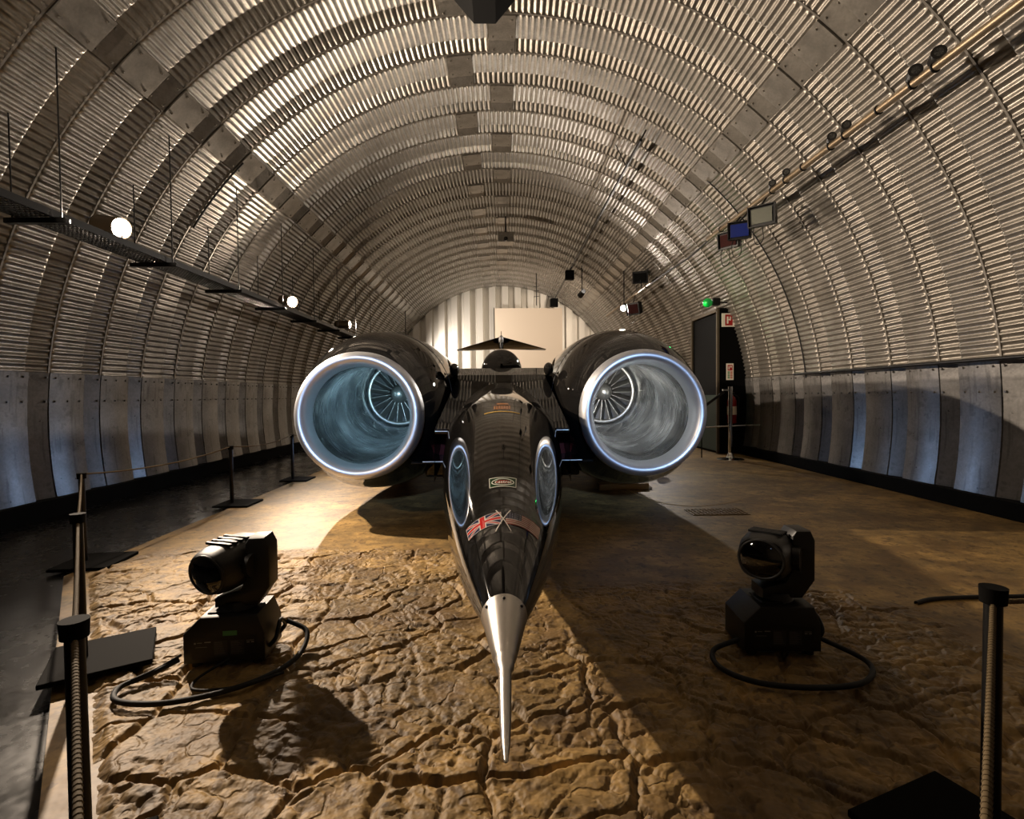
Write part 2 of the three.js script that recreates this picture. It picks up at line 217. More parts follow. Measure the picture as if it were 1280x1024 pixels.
// ================================================================ DESERT MAT with cracked mud
const matTop = 0.02;
const matPoly = [[-2.95, 20.5], [4.62, 20.5], [4.62, 0.35], [-0.45, 0.35], [-1.33, 1.45], [-2.95, 3.46]];
const mat = thing('desert_floor_mat', 'tan sand floor covering moulded as cracked dry mud under the black car', 'floor covering', [0, 0, -2.5]);
{ const s = new THREE.Shape(matPoly.map(p => new THREE.Vector2(p[0], p[1]))); const g = new THREE.ExtrudeGeometry(s, { depth: matTop, bevelEnabled: false }); g.rotateX(-Math.PI / 2); g.translate(0, 0, 2.5); const p = g.attributes.position, u = g.attributes.uv; for (let i = 0; i < p.count; i++) u.setXY(i, p.getX(i) * 0.5, (p.getZ(i) - 2.5) * 0.5); part(mat, 'sand_sheet', g, M.sand); }
{
  const cell = 0.33, CX = (x, d) => x + 0.10 * (fbm(x * 2.2 + 5, d * 2.2, 3, 201) - 0.5) * 2 + 0.025 * (fbm(x * 11, d * 11, 3, 203) - 0.5) * 2, CD = (x, d) => d + 0.10 * (fbm(x * 2.2, d * 2.2 + 9, 3, 207) - 0.5) * 2 + 0.025 * (fbm(x * 11, d * 11, 3, 209) - 0.5) * 2;
  function voro(x, d, c, k) { const gx = x / c, gy = d / (c * 0.8), ix = Math.floor(gx), iy = Math.floor(gy); let f1 = 9, f2 = 9, id = '', px = 0, py = 0, qx = 0, qy = 0;
    for (let j = -2; j <= 2; j++) for (let i = -2; i <= 2; i++) { const cx = ix + i, cy = iy + j, sx = cx + 0.1 + 0.8 * hash(cx, cy, k), sy = cy + 0.1 + 0.8 * hash(cx, cy, k + 1), dd = (sx - gx) ** 2 + (sy - gy) ** 2; if (dd < f1) { f2 = f1; qx = px; qy = py; f1 = dd; px = sx; py = sy; id = cx + ',' + cy; } else if (dd < f2) { f2 = dd; qx = sx; qy = sy; } }
    const L = Math.hypot(qx - px, qy - py) || 1; return { e: (f2 - f1) / (2 * L) * c, id, r: hash(Math.round(px * 977), Math.round(py * 977), 3) }; }
  const inside = (x, d) => { if (x < -2.93) return -1; const t = (d - 1.45) / (3.46 - 1.45), xe = -1.33 + t * (-2.95 + 1.33); return d < 3.46 ? x - xe - 0.10 : x + 2.85; };
  const strength = (x, d) => {                         // how strongly the sand is broken into plates here
    const edge = 3.0 + (x < 0.4 ? 0.9 : 0) * (1 - sstep(-0.4, 0.6, x)) + 0.35 * (fbm(x * 1.3, d * 1.3, 3, 231) - 0.5);
    const far = 1 - sstep(edge - 0.5, edge + 0.35, d), right = 1 - sstep(1.9, 2.5, x + 0.5 * (fbm(x * 1.7, d * 1.7, 3, 235) - 0.5)), left = sstep(0.0, 0.25, inside(x, d));
    return far * right * left; };
  const height = (x, d) => {
    const w = strength(x, d); if (w <= 0.001) return { h: matTop - 0.006, id: null };
    const X = CX(x, d), D = CD(x, d), v = voro(X, D, cell, 301), f = voro(X * 1.02 + 0.3, D, 0.10, 311);
    const wid = 0.002 + 0.017 * fbm(x * 3, d * 3, 2, 241), crack = 1 - sstep(wid * 0.35, wid + 0.009, v.e), open = sstep(0.36, 0.52, fbm(x * 2.5 + 3, d * 2.5, 2, 251));
    const fine = (1 - sstep(0.003, 0.012, f.e)) * sstep(0.40, 0.54, fbm(x * 4, d * 4, 3, 255));
    const terr = fbm(x * 7, d * 9, 4, 261), ledge = (Math.floor(terr * 6) + sstep(0.55, 0.95, terr * 6 - Math.floor(terr * 6))) / 6;
    const curl = (1 - sstep(0.02, 0.09, v.e)) * 0.006;
    const h = 0.019 + 0.006 * (v.r - 0.4) + 0.022 * (ledge - 0.45) + 0.008 * (fbm(x * 26, d * 26, 3, 271) - 0.5) + curl * 0.7 - fine * 0.010;
    const deep = Math.max(0.001, lerp(h, 0.0012, crack * (0.35 + 0.65 * open)));
    return { h: matTop + lerp(-0.006, deep, sstep(0, 0.5, w)), id: v.id }; };
  const x0 = -2.92, x1 = 2.9, d0 = 0.72, d1 = 4.6, nx = 640;
  const rowsD = []; { let d = d0; while (d < d1) { rowsD.push(d); d += 0.0052 + 0.0016 * d; } }
  const nd = rowsD.length, H = new Float32Array(nx * nd), ID = new Array(nx * nd), st = (x1 - x0) / (nx - 1);
  for (let j = 0; j < nd; j++) for (let i = 0; i < nx; i++) { const q = height(x0 + i * st, rowsD[j]); H[j * nx + i] = Math.max(q.h, 0.004); ID[j * nx + i] = q.id; }
  const N = new Float32Array(nx * nd * 3);
  for (let j = 0; j < nd; j++) for (let i = 0; i < nx; i++) { const i0 = Math.max(0, i - 1), i1 = Math.min(nx - 1, i + 1), j0 = Math.max(0, j - 1), j1 = Math.min(nd - 1, j + 1); const gx = (H[j * nx + i1] - H[j * nx + i0]) / ((i1 - i0) * st), gz = -(H[j1 * nx + i] - H[j0 * nx + i]) / (rowsD[j1] - rowsD[j0]); const L = Math.hypot(gx, 1, gz); const o = (j * nx + i) * 3; N[o] = -gx / L; N[o + 1] = 1 / L; N[o + 2] = -gz / L; }
  const cells = new Map();
  for (let j = 0; j < nd - 1; j++) for (let i = 0; i < nx - 1; i++) { const a = j * nx + i, q = [a, a + 1, a + nx, a + nx + 1]; if (q.every(k => ID[k] === null)) continue; if (q.some(k => ID[k] === null && false)) continue; const id = ID[a] ?? ID[a + 1] ?? ID[a + nx] ?? ID[a + nx + 1]; if (!cells.has(id)) cells.set(id, []); cells.get(id).push(q); }
  const small = [];
  const emit = (quads, name) => { const map = new Map(), pos = [], nor = [], uv = [], idx = []; const vid = (k) => { let m = map.get(k); if (m === undefined) { m = map.size; map.set(k, m); const i = k % nx, j = (k / nx) | 0, x = x0 + i * st, d = rowsD[j]; pos.push(x, H[k], -d + 2.5); nor.push(N[k * 3], N[k * 3 + 1], N[k * 3 + 2]); uv.push(x * 0.5, -d * 0.5); } return m; };
    for (const [a, b, c, e] of quads) { const A = vid(a), B = vid(b), C = vid(c), E = vid(e); idx.push(A, B, E, A, E, C); }
    const g = new THREE.BufferGeometry(); g.setAttribute('position', new THREE.Float32BufferAttribute(pos, 3)); g.setAttribute('normal', new THREE.Float32BufferAttribute(nor, 3)); g.setAttribute('uv', new THREE.Float32BufferAttribute(uv, 2)); g.setIndex(idx); return part(mat, name, g, M.mud); };
  for (const q of cells.values()) { if (q.length > 60) emit(q, 'mud_plate'); else small.push(...q); }
  if (small.length) emit(small, 'mud_crumbs').userData.kind = 'stuff';
}
// thin pale curved line and fittings on the sand
{ const t = thing('floor_pale_line', 'thin pale curved line on the sand beside the right engine pod', 'floor marking', [2.0, matTop, -5.6]);
  const pts = [[1.52, 6.5], [1.55, 6.2], [1.62, 5.76], [1.75, 5.46], [1.98, 5.3], [2.3, 5.38], [2.67, 5.62]];
  const c = new THREE.CatmullRomCurve3(pts.map(p => new THREE.Vector3(p[0] - 2.0, 0.001, -p[1] + 5.6)));
  part(t, 'line', grid(1, 50, (u, v) => { const p = c.getPoint(v), g = c.getTangent(v), w = lerp(0.045, 0.015, v); return [p.x + (u - 0.5) * w * -g.z, 0.003, p.z + (u - 0.5) * w * g.x]; }), M.timber); }
{ const t = thing('floor_hatch', 'small tread-plate hatch set in the sand near the pale curved line', 'hatch', [2.12, matTop, -5.02]);
  part(t, 'plate', rbox(0.56, 0.008, 0.26, 0.003, 0, 0.004, 0), M.sand);
  const l = []; for (let i = 0; i < 13; i++) for (let j = 0; j < 6; j++) { const g = rbox(0.032, 0.006, 0.01, 0.002); g.rotateY((i + j) % 2 ? 0.8 : -0.8); g.translate(-0.25 + i * 0.042, 0.010, -0.105 + j * 0.042); l.push(g); }
  part(t, 'tread', merge(l), M.sand).userData.kind = 'stuff'; }
{ const t = thing('timber_beam', 'short pale timber beam lying under the right engine pod', 'beam', [1.5, matTop, -6.35]); t.rotation.y = 0.03; part(t, 'plank', rbox(0.62, 0.075, 0.16, 0.006, 0, 0.0375, 0), M.timber); part(t, 'end_bracket', box(0.04, 0.03, 0.18, 0.325, 0.015, 0), M.chrome); }
{ const t = thing('floor_cable', 'black cable lying straight across the sand towards the right wall', 'cable', [3.4, matTop, -2.8]); part(t, 'cable', tube([[-1.12, 0.008, 0.04], [-1.0, 0.012, 0], [-0.4, 0.012, -0.02], [0.4, 0.012, -0.03], [1.18, 0.012, -0.04]], 0.012, 60, 8), M.rubber); }

// ================================================================ THE CAR
function hermite(st, d) { let i = 0; while (i < st.length - 2 && d > st[i + 1][0]) i++; const a = st[i], b = st[i + 1], t = clamp((d - a[0]) / (b[0] - a[0]), 0, 1), h = b[0] - a[0]; const p = st[Math.max(0, i - 1)], q = st[Math.min(st.length - 1, i + 2)];
  return a.map((_, k) => { if (k === 0) return d; const s = (b[k] - a[k]) / h, s0 = i === 0 ? s : (a[k] - p[k]) / (a[0] - p[0]), s1 = i === st.length - 2 ? s : (q[k] - b[k]) / (q[0] - b[0]); const lim = (x, y) => x * y <= 0 ? 0 : 2 * x * y / (x + y); const m0 = i === 0 ? s : lim(s0, s), m1 = i === st.length - 2 ? s : lim(s, s1); const t2 = t * t, t3 = t2 * t; return (2 * t3 - 3 * t2 + 1) * a[k] + (t3 - 2 * t2 + t) * h * m0 + (-2 * t3 + 3 * t2) * b[k] + (t3 - t2) * h * m1; }); }
// station: depth, centre x, half width, mid height, top, bottom, roundness above, roundness below
function skin(st) { return (d, th) => { const s = hermite(st, d), c = Math.cos(th), n = Math.sin(th), e = 2 / (n >= 0 ? s[6] : s[7]); const sp = (v) => Math.sign(v) * Math.pow(Math.abs(v), e); return [s[1] + s[2] * sp(c), s[3] + (n >= 0 ? s[4] - s[3] : s[3] - s[5]) * sp(n), -d]; }; }
const CARZ = 6;
function loft(st, nd, nth, cap) { const S = skin(st), d0 = st[0][0], d1 = st[st.length - 1][0]; const g = grid(nth, nd, (u, v) => { const p = S(lerp(d0, d1, v), u * Math.PI * 2); return [p[0], p[1], p[2] + CARZ, u, v]; });
  // make the seam normals match
  const n = g.attributes.normal; for (let j = 0; j <= nd; j++) { const a = j * (nth + 1), b = a + nth; const x = n.getX(a) + n.getX(b), y = n.getY(a) + n.getY(b), z = n.getZ(a) + n.getZ(b), L = Math.hypot(x, y, z) || 1; n.setXYZ(a, x / L, y / L, z / L); n.setXYZ(b, x / L, y / L, z / L); }
  if (!cap) return g; const list = [g]; for (const dd of cap) { const s = hermite(st, dd); list.push(grid(nth, 1, (u, v) => { const p = S(dd, u * Math.PI * 2); return [lerp(s[1], p[0], v), lerp(s[3], p[1], v), p[2] + CARZ]; })); } return merge(list); }
function patch(S, d0, d1, t0, t1, nu, nv, off) { return grid(nu, nv, (u, v) => { const d = lerp(d0, d1, v), th = lerp(t0, t1, u), p = S(d, th), e = 0.002; const a = S(d + e, th), b = S(d, th + e); const A = new THREE.Vector3(a[0] - p[0], a[1] - p[1], a[2] - p[2]), B = new THREE.Vector3(b[0] - p[0], b[1] - p[1], b[2] - p[2]); const n = B.cross(A).normalize(); const o = n.y < 0 ? -off : off; return [p[0] + n.x * o, p[1] + n.y * o, p[2] + n.z * o + CARZ, u, v]; }); }
const car = thing('jet_car', 'glossy black twin-jet land speed car with steel nose probe and silver intake rings', 'car', [0, 0, -CARZ]);
const fusSt = [
  [1.10, 0, 0.0495, 0.72, 0.769, 0.671, 2, 2], [1.32, 0, 0.102, 0.72, 0.822, 0.61, 2, 2], [1.567, 0, 0.153, 0.72, 0.873, 0.55, 2, 2], [2.1, 0, 0.24, 0.715, 0.957, 0.44, 2, 2], [2.9, 0, 0.34, 0.715, 1.062, 0.34, 2.05, 2.1], [3.5, 0, 0.41, 0.72, 1.132, 0.28, 2.05, 2.2], [4.0, 0, 0.455, 0.73, 1.195, 0.25, 2.05, 2.3], [4.6, 0, 0.50, 0.75, 1.250, 0.24, 2.0, 2.4], [5.6, 0, 0.52, 0.80, 1.335, 0.24, 1.95, 2.4], [6.6, 0, 0.52, 0.85, 1.42, 0.24, 1.9, 2.4], [8, 0, 0.5, 0.9, 1.45, 0.26, 2, 2.4], [13.5, 0, 0.3, 1.0, 1.4, 0.6, 2, 2]];
const FS = skin(fusSt);
const fuselage = part(car, 'fuselage', loft(fusSt, 150, 96), M.paint);
function lathe(pts, n, cx, cy, d) { const g = new THREE.LatheGeometry(pts.map(p => new THREE.Vector2(p[0], p[1])), n); g.rotateX(-Math.PI / 2); g.translate(cx, cy, -d + CARZ); return g; }  // pts: [radius, distance behind d]
part(car, 'nose_cone', lathe([[0.0185, -0.185], [0.0225, -0.17], [0.037, -0.08], [0.046, -0.02], [0.0505, 0], [0.0495, 0.004]], 48, 0, 0.72, 1.10), M.noseSteel, 'brushed steel nose cone');
{ const l = []; for (const a of [90, 38, 142]) { const g = new THREE.SphereGeometry(0.0035, 8, 6); g.translate(0.0475 * Math.cos(R0(a)), 0.72 + 0.0475 * Math.sin(R0(a)), -1.083 + CARZ); l.push(g); } part(car, 'screw', merge(l), M.dark); }
part(car, 'pitot_probe', lathe([[0.0005, -0.258], [0.003, -0.255], [0.006, -0.23], [0.0085, -0.18], [0.0105, -0.1], [0.0115, -0.04], [0.0165, -0.025], [0.0185, 0]], 32, 0, 0.72, 0.915), M.noseSteel, 'polished steel pitot probe');
// painted emblems on the nose
function canvasTex(w, h, draw) { const c = document.createElement('canvas'); c.width = w; c.height = h; draw(c.getContext('2d'), w, h); const t = new THREE.CanvasTexture(c); t.colorSpace = THREE.SRGBColorSpace; return t; }
const decalMat = (map) => phys({ map, alphaTest: 0.5, transparent: true, roughness: 0.04, ior: 1.45 });
const flagsTex = canvasTex(1024, 512, (c, w, h) => {
  c.clearRect(0, 0, w, h);
  // union flag, left, hanging outwards from the crossing poles
  const fx = 30, fy = 110, fw = 455, fh = 240; c.save(); c.beginPath(); c.rect(fx, fy, fw, fh); c.clip();
  c.fillStyle = '#14204f'; c.fillRect(fx, fy, fw, fh);
  const L = (x0, y0, x1, y1, lw, s) => { c.strokeStyle = s; c.lineWidth = lw; c.beginPath(); c.moveTo(x0, y0); c.lineTo(x1, y1); c.stroke(); };
  L(fx, fy, fx + fw, fy + fh, 46, '#cfc7be'); L(fx, fy + fh, fx + fw, fy, 46, '#cfc7be'); L(fx, fy, fx + fw, fy + fh, 18, '#c01c1c'); L(fx, fy + fh, fx + fw, fy, 18, '#c01c1c');
  L(fx + fw / 2, fy, fx + fw / 2, fy + fh, 92, '#cfc7be'); L(fx, fy + fh / 2, fx + fw, fy + fh / 2, 70, '#cfc7be'); L(fx + fw / 2, fy, fx + fw / 2, fy + fh, 60, '#c81e1e'); L(fx, fy + fh / 2, fx + fw, fy + fh / 2, 42, '#c81e1e');
  c.restore(); c.strokeStyle = '#cfc7be'; c.lineWidth = 8; c.strokeRect(fx, fy, fw, fh);
  // stars and stripes, right
  const gx = 540, gw = 455; for (let i = 0; i < 13; i++) { c.fillStyle = i % 2 ? '#d2bdae' : '#a84a3a'; c.fillRect(gx, fy + i * fh / 13, gw, fh / 13 + 1); }
  c.fillStyle = '#1a2040'; c.fillRect(gx, fy, gw * 0.42, fh * 0.54); c.fillStyle = '#c9c9d2'; for (let j = 0; j < 5; j++) for (let i = 0; i < 6; i++) { c.beginPath(); c.arc(gx + 18 + i * 31, fy + 16 + j * 29, 4, 0, 7); c.fill(); }
  // poles
  L(430, 60, 612, 480, 13, '#eee6da'); L(596, 60, 414, 480, 13, '#eee6da');
});
part(fuselage, 'crossed_flags', patch(FS, 1.365, 1.525, Math.PI / 2 + R0(54), Math.PI / 2 - R0(54), 40, 12, 0.0015), decalMat(flagsTex), 'crossed British and American flags');
const ovalTex = canvasTex(512, 256, (c, w, h) => { c.fillStyle = '#e4e2d6'; c.fillRect(0, 0, w, h); c.fillStyle = '#0d3a1c'; c.fillRect(14, 16, w - 28, h - 32); c.strokeStyle = '#e9e6dc'; c.lineWidth = 18; c.beginPath(); c.ellipse(256, 128, 205, 82, 0, 0, 7); c.stroke(); c.fillStyle = '#8a2a22'; c.beginPath(); c.ellipse(262, 128, 165, 46, 0, 0, 7); c.fill(); c.fillStyle = '#f0ece2'; c.font = 'bold 92px sans-serif'; c.textAlign = 'center'; c.textBaseline = 'middle'; c.fillText('Castrol', 262, 132); });
part(fuselage, 'oval_emblem', patch(FS, 1.70, 1.80, Math.PI / 2 + R0(14.5), Math.PI / 2 - R0(14.5), 16, 8, 0.0015), decalMat(ovalTex), 'green and white oval sponsor emblem');
const goldTex = canvasTex(512, 256, (c, w, h) => { c.clearRect(0, 0, w, h); c.fillStyle = '#b56a24'; for (let i = 0; i < 7; i++) c.fillRect(150 + i * 32, 110 + (i % 2) * 6, 20, 70); c.fillRect(190, 60, 150, 26); c.fillStyle = '#c8a040'; c.fillRect(20, 215, 472, 16); });
part(fuselage, 'gold_lettering', patch(FS, 3.15, 3.75, Math.PI / 2 + R0(18), Math.PI / 2 - R0(18), 16, 10, 0.002), decalMat(goldTex), 'faded gold and orange lettering');
// ramp that bridges the fuselage and the engine pods
{ const prof = [[4.70, 0.90], [6.0, 1.444], [6.7, 1.56], [9.2, 1.6]], half = (d) => d < 6 ? lerp(0.62, 0.50, (d - 4.7) / 1.3) : lerp(0.50, 0.62, clamp((d - 6) / 1.5, 0, 1));
  const list = []; for (let i = 0; i < prof.length - 1; i++) { const a = prof[i], b = prof[i + 1]; list.push(grid(8, 6, (u, v) => { const d = lerp(a[0], b[0], v), h = lerp(a[1], b[1], v), w = half(d), x = lerp(-w, w, u); return [x, h, -d + CARZ]; })); for (const s of [-1, 1]) list.push(grid(1, 6, (u, v) => { const d = lerp(a[0], b[0], v), h = lerp(a[1], b[1], v), w = half(d); return [s * (w + u * 0.012), h - u * 0.5, -d + CARZ]; })); }
  list.push(grid(8, 1, (u, v) => [lerp(-0.62, 0.62, u), 0.9 - v * 0.045, -4.70 + CARZ - v * 0.02])); list.push(grid(8, 1, (u, v) => [lerp(-0.62, 0.62, u), 0.855, -lerp(4.72, 5.5, v) + CARZ]));
  part(car, 'bridge_ramp', merge(list), M.paint);
  for (const s of [-1, 1]) { part(car, 'ramp_edge_glint', bar([s * 0.50, 0.88, -4.695 + CARZ], [s * 0.615, 0.88, -4.695 + CARZ], 0.005), M.lip, 'pale strip standing in for light caught on the edge'); part(car, 'deck_edge_glint', bar([s * 0.53, 0.595, -4.74 + CARZ], [s * 0.74, 0.595, -4.74 + CARZ], 0.005), M.lip, 'pale strip standing in for light caught on the edge'); part(car, 'red_inlet_panel', box(0.5, 0.27, 0.02, s * 0.6, 0.73, -5.3 + CARZ), M.paintRed, 'dark red inlet panel'); }  // the thin pale bars imitate the highlight along the ramp and deck edges
  part(car, 'lower_deck', merge([rbox(1.7, 0.024, 2.0, 0.008, 0, 0.583, -5.76 + CARZ), rbox(1.7, 0.28, 3.6, 0.03, 0, 0.455, -7.4 + CARZ)]), M.paint);
  for (const s of [-1, 1]) { const g = new THREE.SphereGeometry(1, 24, 16); g.scale(0.055, 0.075, 0.16); g.translate(s * 0.535, 1.50, -5.85 + CARZ); part(car, 'shoulder_pod', g, M.paint, 'small black bulb pod'); } }
// rear boom behind the ramp, fin and tailplane
part(car, 'rear_boom', loft([[7.32, 0, 0.02, 1.62, 1.66, 1.58, 2, 2], [7.36, 0, 0.14, 1.60, 1.75, 1.5, 2, 2], [7.5, 0, 0.25, 1.59, 1.85, 1.45, 2, 2], [7.8, 0, 0.31, 1.58, 1.91, 1.4, 2, 2], [8.4, 0, 0.33, 1.56, 1.94, 1.3, 2, 2], [11, 0, 0.3, 1.5, 1.9, 1.1, 2, 2], [14, 0, 0.12, 1.5, 1.7, 1.3, 2, 2]], 60, 48), M.paint);
part(car, 'tail_fin', (() => { const g = extrude([[11.4, 1.8], [12.6, 2.58], [13.7, 2.58], [13.9, 1.6], [12, 1.5]], 0.06, 0.02); g.rotateY(Math.PI / 2); g.translate(-0.03, 0, CARZ); return g; })(), M.paint);
{ const l = []; for (const s of [-1, 1]) { const S = (u, v, up) => { const x = s * lerp(0, 1.13, u), c = lerp(0.95, 0.45, u), le = lerp(12.5, 12.95, u), hh = lerp(lerp(2.64, 2.42, v), 2.37, u), t = up * lerp(0.05, 0.012, u) * Math.sqrt(Math.max(0, 4 * v * (1 - v))); return [x, hh + t, -(le + c * v) + CARZ]; }; l.push(grid(12, 12, (u, v) => S(u, v, 1)), grid(12, 12, (u, v) => S(u, v, -1))); } const tp = part(car, 'tailplane', merge(l), M.paint);
  part(tp, 'fairing', loft([[12.3, 0, 0.01, 2.58, 2.6, 2.56, 2, 2], [12.5, 0, 0.06, 2.57, 2.67, 2.45, 2, 2], [13.4, 0, 0.06, 2.57, 2.67, 2.45, 2, 2]], 16, 20, [13.4]), M.lip); part(tp, 'aerial', bar([0, 2.65, -12.6 + CARZ], [0, 2.78, -12.6 + CARZ], 0.008), M.blackMetal); }
// engine pods
const LIPD = 4.6, PX = 1.30, PY = 1.03;
for (const s of [-1, 1]) {
  const st = [[4.765, s * PX, 0.583, PY, PY + 0.583, PY - 0.583, 2, 2], [4.95, s * PX, 0.655, PY + 0.02, 1.725, 0.385, 2, 2.05], [5.25, s * (PX + 0.02), 0.72, 1.07, 1.83, 0.275, 2, 2.3], [5.7, s * (PX + 0.02), 0.75, 1.12, 1.92, 0.24, 2, 2.5], [6.5, s * PX, 0.75, 1.2, 1.97, 0.24, 2, 2.5], [8, s * PX, 0.73, 1.23, 1.96, 0.33, 2, 2.1], [10, s * PX, 0.64, 1.25, 1.87, 0.6, 2, 2], [11.6, s * PX, 0.48, 1.26, 1.72, 0.78, 2, 2]];
  const pod = part(car, 'engine_pod', loft(st, 90, 96, [11.6]), M.paint);
  part(pod, 'panel_seam', tube([...Array(40)].map((_, i) => { const p = skin(st)(5.9, i / 40 * 2 * Math.PI); return [p[0] + (p[0] - s * PX) * 0.001, p[1] + (p[1] - 1.15) * 0.001, p[2] + CARZ]; }), 0.003, 160, 6, true), M.dark);
  part(car, 'intake_ring', lathe([[0.583, 0.172], [0.587, 0.13], [0.584, 0.085], [0.575, 0.048], [0.562, 0.022], [0.545, 0.006], [0.525, 0.0], [0.505, 0.006], [0.487, 0.022], [0.471, 0.048], [0.460, 0.085], [0.453, 0.13], [0.450, 0.18]], 96, s * PX, PY, LIPD), M.lip, 'polished silver intake ring');
  // duct bends up to the compressor face
  part(car, 'intake_duct', grid(96, 40, (u, v) => { const d = lerp(LIPD + 0.17, 6.62, v), r = 0.450 - 0.03 * sstep(0, 1, v), cy = PY + 0.21 * sstep(0.0, 1.0, v), a = u * Math.PI * 2; return [s * PX + r * Math.cos(a), cy + r * Math.sin(a), -d + CARZ, u * 2, v * 2]; }), M.duct, 'brushed metal intake duct');
  const fy = PY + 0.21, fan = new THREE.Group(); fan.name = 'compressor'; fan.position.set(s * PX, fy, -6.55 + CARZ); car.add(fan);
  part(fan, 'rim', (() => { const g = new THREE.TorusGeometry(0.385, 0.028, 12, 64); return g; })(), M.fan);
  part(fan, 'back_disc', (() => { const g = new THREE.CircleGeometry(0.42, 48); g.translate(0, 0, -0.16); return g; })(), M.dark);
  part(fan, 'hub', (() => { const g = new THREE.SphereGeometry(0.115, 32, 16); g.scale(1, 1, 1.4); return g; })(), M.fan);
  for (let i = 0; i < 19; i++) { const a = i / 19 * Math.PI * 2, g = rbox(0.27, 0.012, 0.10, 0.004, 0.24, 0, -0.03); g.rotateX(0); const q = new THREE.Matrix4().makeRotationAxis(new THREE.Vector3(1, 0, 0), 0.55); g.applyMatrix4(q); g.rotateZ(a); part(fan, 'vane', g, M.fan); }
}
// wheel fairings' tyres under the pods
for (const s of [-1, 1]) { const g = new THREE.CylinderGeometry(0.40, 0.40, 0.22, 48); g.rotateZ(Math.PI / 2); g.translate(s * 1.42, 0.40 + matTop, -7.3 + CARZ); part(car, 'wheel', g, M.blackMetal, 'dark solid wheel'); }

// ================================================================ MOVING-HEAD STAGE LIGHTS on the mat
function movingHead(pos, turn, headTurn, headTilt, label, sticker) {
  const t = thing('moving_head_light', label, 'stage light', pos, turn, 'moving-head lights on the mud'); t.scale.set(0.78, 0.87, 0.8);
  const body = extrude([[-0.205, 0.03], [0.2, 0.03], [0.2, 0.15], [0.165, 0.235], [-0.12, 0.235], [-0.205, 0.16]], 0.26, 0.012); body.translate(0, 0, -0.13);
  const b = part(t, 'base', toCreasedNormals(body, 0.6), M.blackPlastic);
  for (const p of [[-0.16, 0.1], [0.16, 0.1], [-0.16, -0.1], [0.16, -0.1]]) part(b, 'foot', cyl(0.025, 0.028, 0.035, 12, p[0], 0.014, p[1]), M.rubber);
  part(b, 'top_hatch', (() => { const g = rbox(0.13, 0.012, 0.16, 0.005); g.rotateZ(0.0); g.translate(-0.04, 0.249, 0.02); return g; })(), M.blackMetal);
  part(b, 'carry_handle', tube([[0.214, 0.06, -0.08], [0.25, 0.10, -0.08], [0.25, 0.16, 0], [0.25, 0.10, 0.08], [0.214, 0.06, 0.08]], 0.012, 24, 8), M.blackMetal);
  const lab = canvasTex(512, 160, (c, w, h) => { c.fillStyle = '#0c0c0c'; c.fillRect(0, 0, w, h); c.fillStyle = '#2e2c2a'; c.fillRect(170, 30, 110, 115); c.fillRect(300, 30, 110, 115); c.fillStyle = '#6a6660'; for (let i = 0; i < 9; i++) { c.fillRect(178, 40 + i * 11, 60 + (i * 37) % 34, 3); c.fillRect(308, 40 + i * 11, 56 + (i * 53) % 38, 3); } c.fillStyle = '#8e8a82'; c.fillRect(20, 34, 14, 14); c.fillRect(42, 36, 40, 5); c.fillRect(100, 32, 50, 8); c.fillRect(30, 70, 90, 3); c.fillRect(430, 36, 60, 4); c.fillRect(432, 48, 24, 8); c.fillRect(466, 48, 24, 8); });
  part(b, 'label_panel', (() => { const g = new THREE.PlaneGeometry(0.34, 0.105); g.translate(0, 0.095, 0.1435); return g; })(), std({ map: lab, roughness: 0.5 }));
  if (sticker) part(b, 'green_sticker', (() => { const g = new THREE.PlaneGeometry(0.075, 0.024); g.translate(0.03, 0.163, 0.1437); return g; })(), std({ color: 0x4f8a50, roughness: 0.6 }), 'small green sticker');
  const y = part(t, 'yoke', merge([
    cyl(0.09, 0.105, 0.05, 32, 0.02, 0.262, -0.01),
    (() => { const g = extrude([[-0.07, 0.275], [0.14, 0.275], [0.205, 0.36], [0.205, 0.56], [0.185, 0.6], [0.115, 0.6], [0.10, 0.58], [0.10, 0.40], [0.06, 0.335], [-0.07, 0.305]], 0.13, 0.012); g.translate(0, 0, -0.075); return toCreasedNormals(g, 0.6); })()]), M.blackPlastic);
  const h = new THREE.Group(); h.name = 'head'; h.position.set(-0.02, 0.475, -0.01); h.scale.set(1.22, 1.0, 1.05); h.rotation.set(headTilt, headTurn, 0, 'YXZ'); t.add(h);
  const sec = [[-0.20, 0.05, 0.05], [-0.185, 0.085, 0.085], [-0.12, 0.108, 0.112], [0.0, 0.115, 0.122], [0.08, 0.112, 0.118], [0.14, 0.102, 0.106], [0.155, 0.096, 0.098]];
  const shell = grid(40, sec.length - 1, (u, v, i, j) => { const s = sec[j], a = u * Math.PI * 2, e = 2 / 2.7, sp = (q) => Math.sign(q) * Math.pow(Math.abs(q), e); return [s[1] * sp(Math.cos(a)), s[2] * sp(Math.sin(a)), s[0]]; });
  part(h, 'shell', merge([shell, grid(40, 1, (u, v) => { const a = u * Math.PI * 2, e = 2 / 2.7, sp = (q) => Math.sign(q) * Math.pow(Math.abs(q), e); return [0.05 * v * sp(Math.cos(a)), 0.05 * v * sp(Math.sin(a)), -0.20]; })]), M.blackPlastic);
  part(h, 'lens', (() => { const g = new THREE.SphereGeometry(0.2, 40, 12, 0, Math.PI * 2, 0, 0.5); g.rotateX(Math.PI / 2); g.translate(0, 0, 0.155 - 0.175); return g; })(), M.glassBlack);
  part(h, 'bezel', (() => { const g = new THREE.TorusGeometry(0.095, 0.008, 8, 40); g.translate(0, 0, 0.155); return g; })(), M.blackPlastic);
  for (let i = 0; i < 4; i++) part(h, 'cooling_fin', rbox(0.15, 0.014, 0.018, 0.005, 0, 0.121 - i * 0.002, 0.06 - i * 0.038), M.blackMetal);
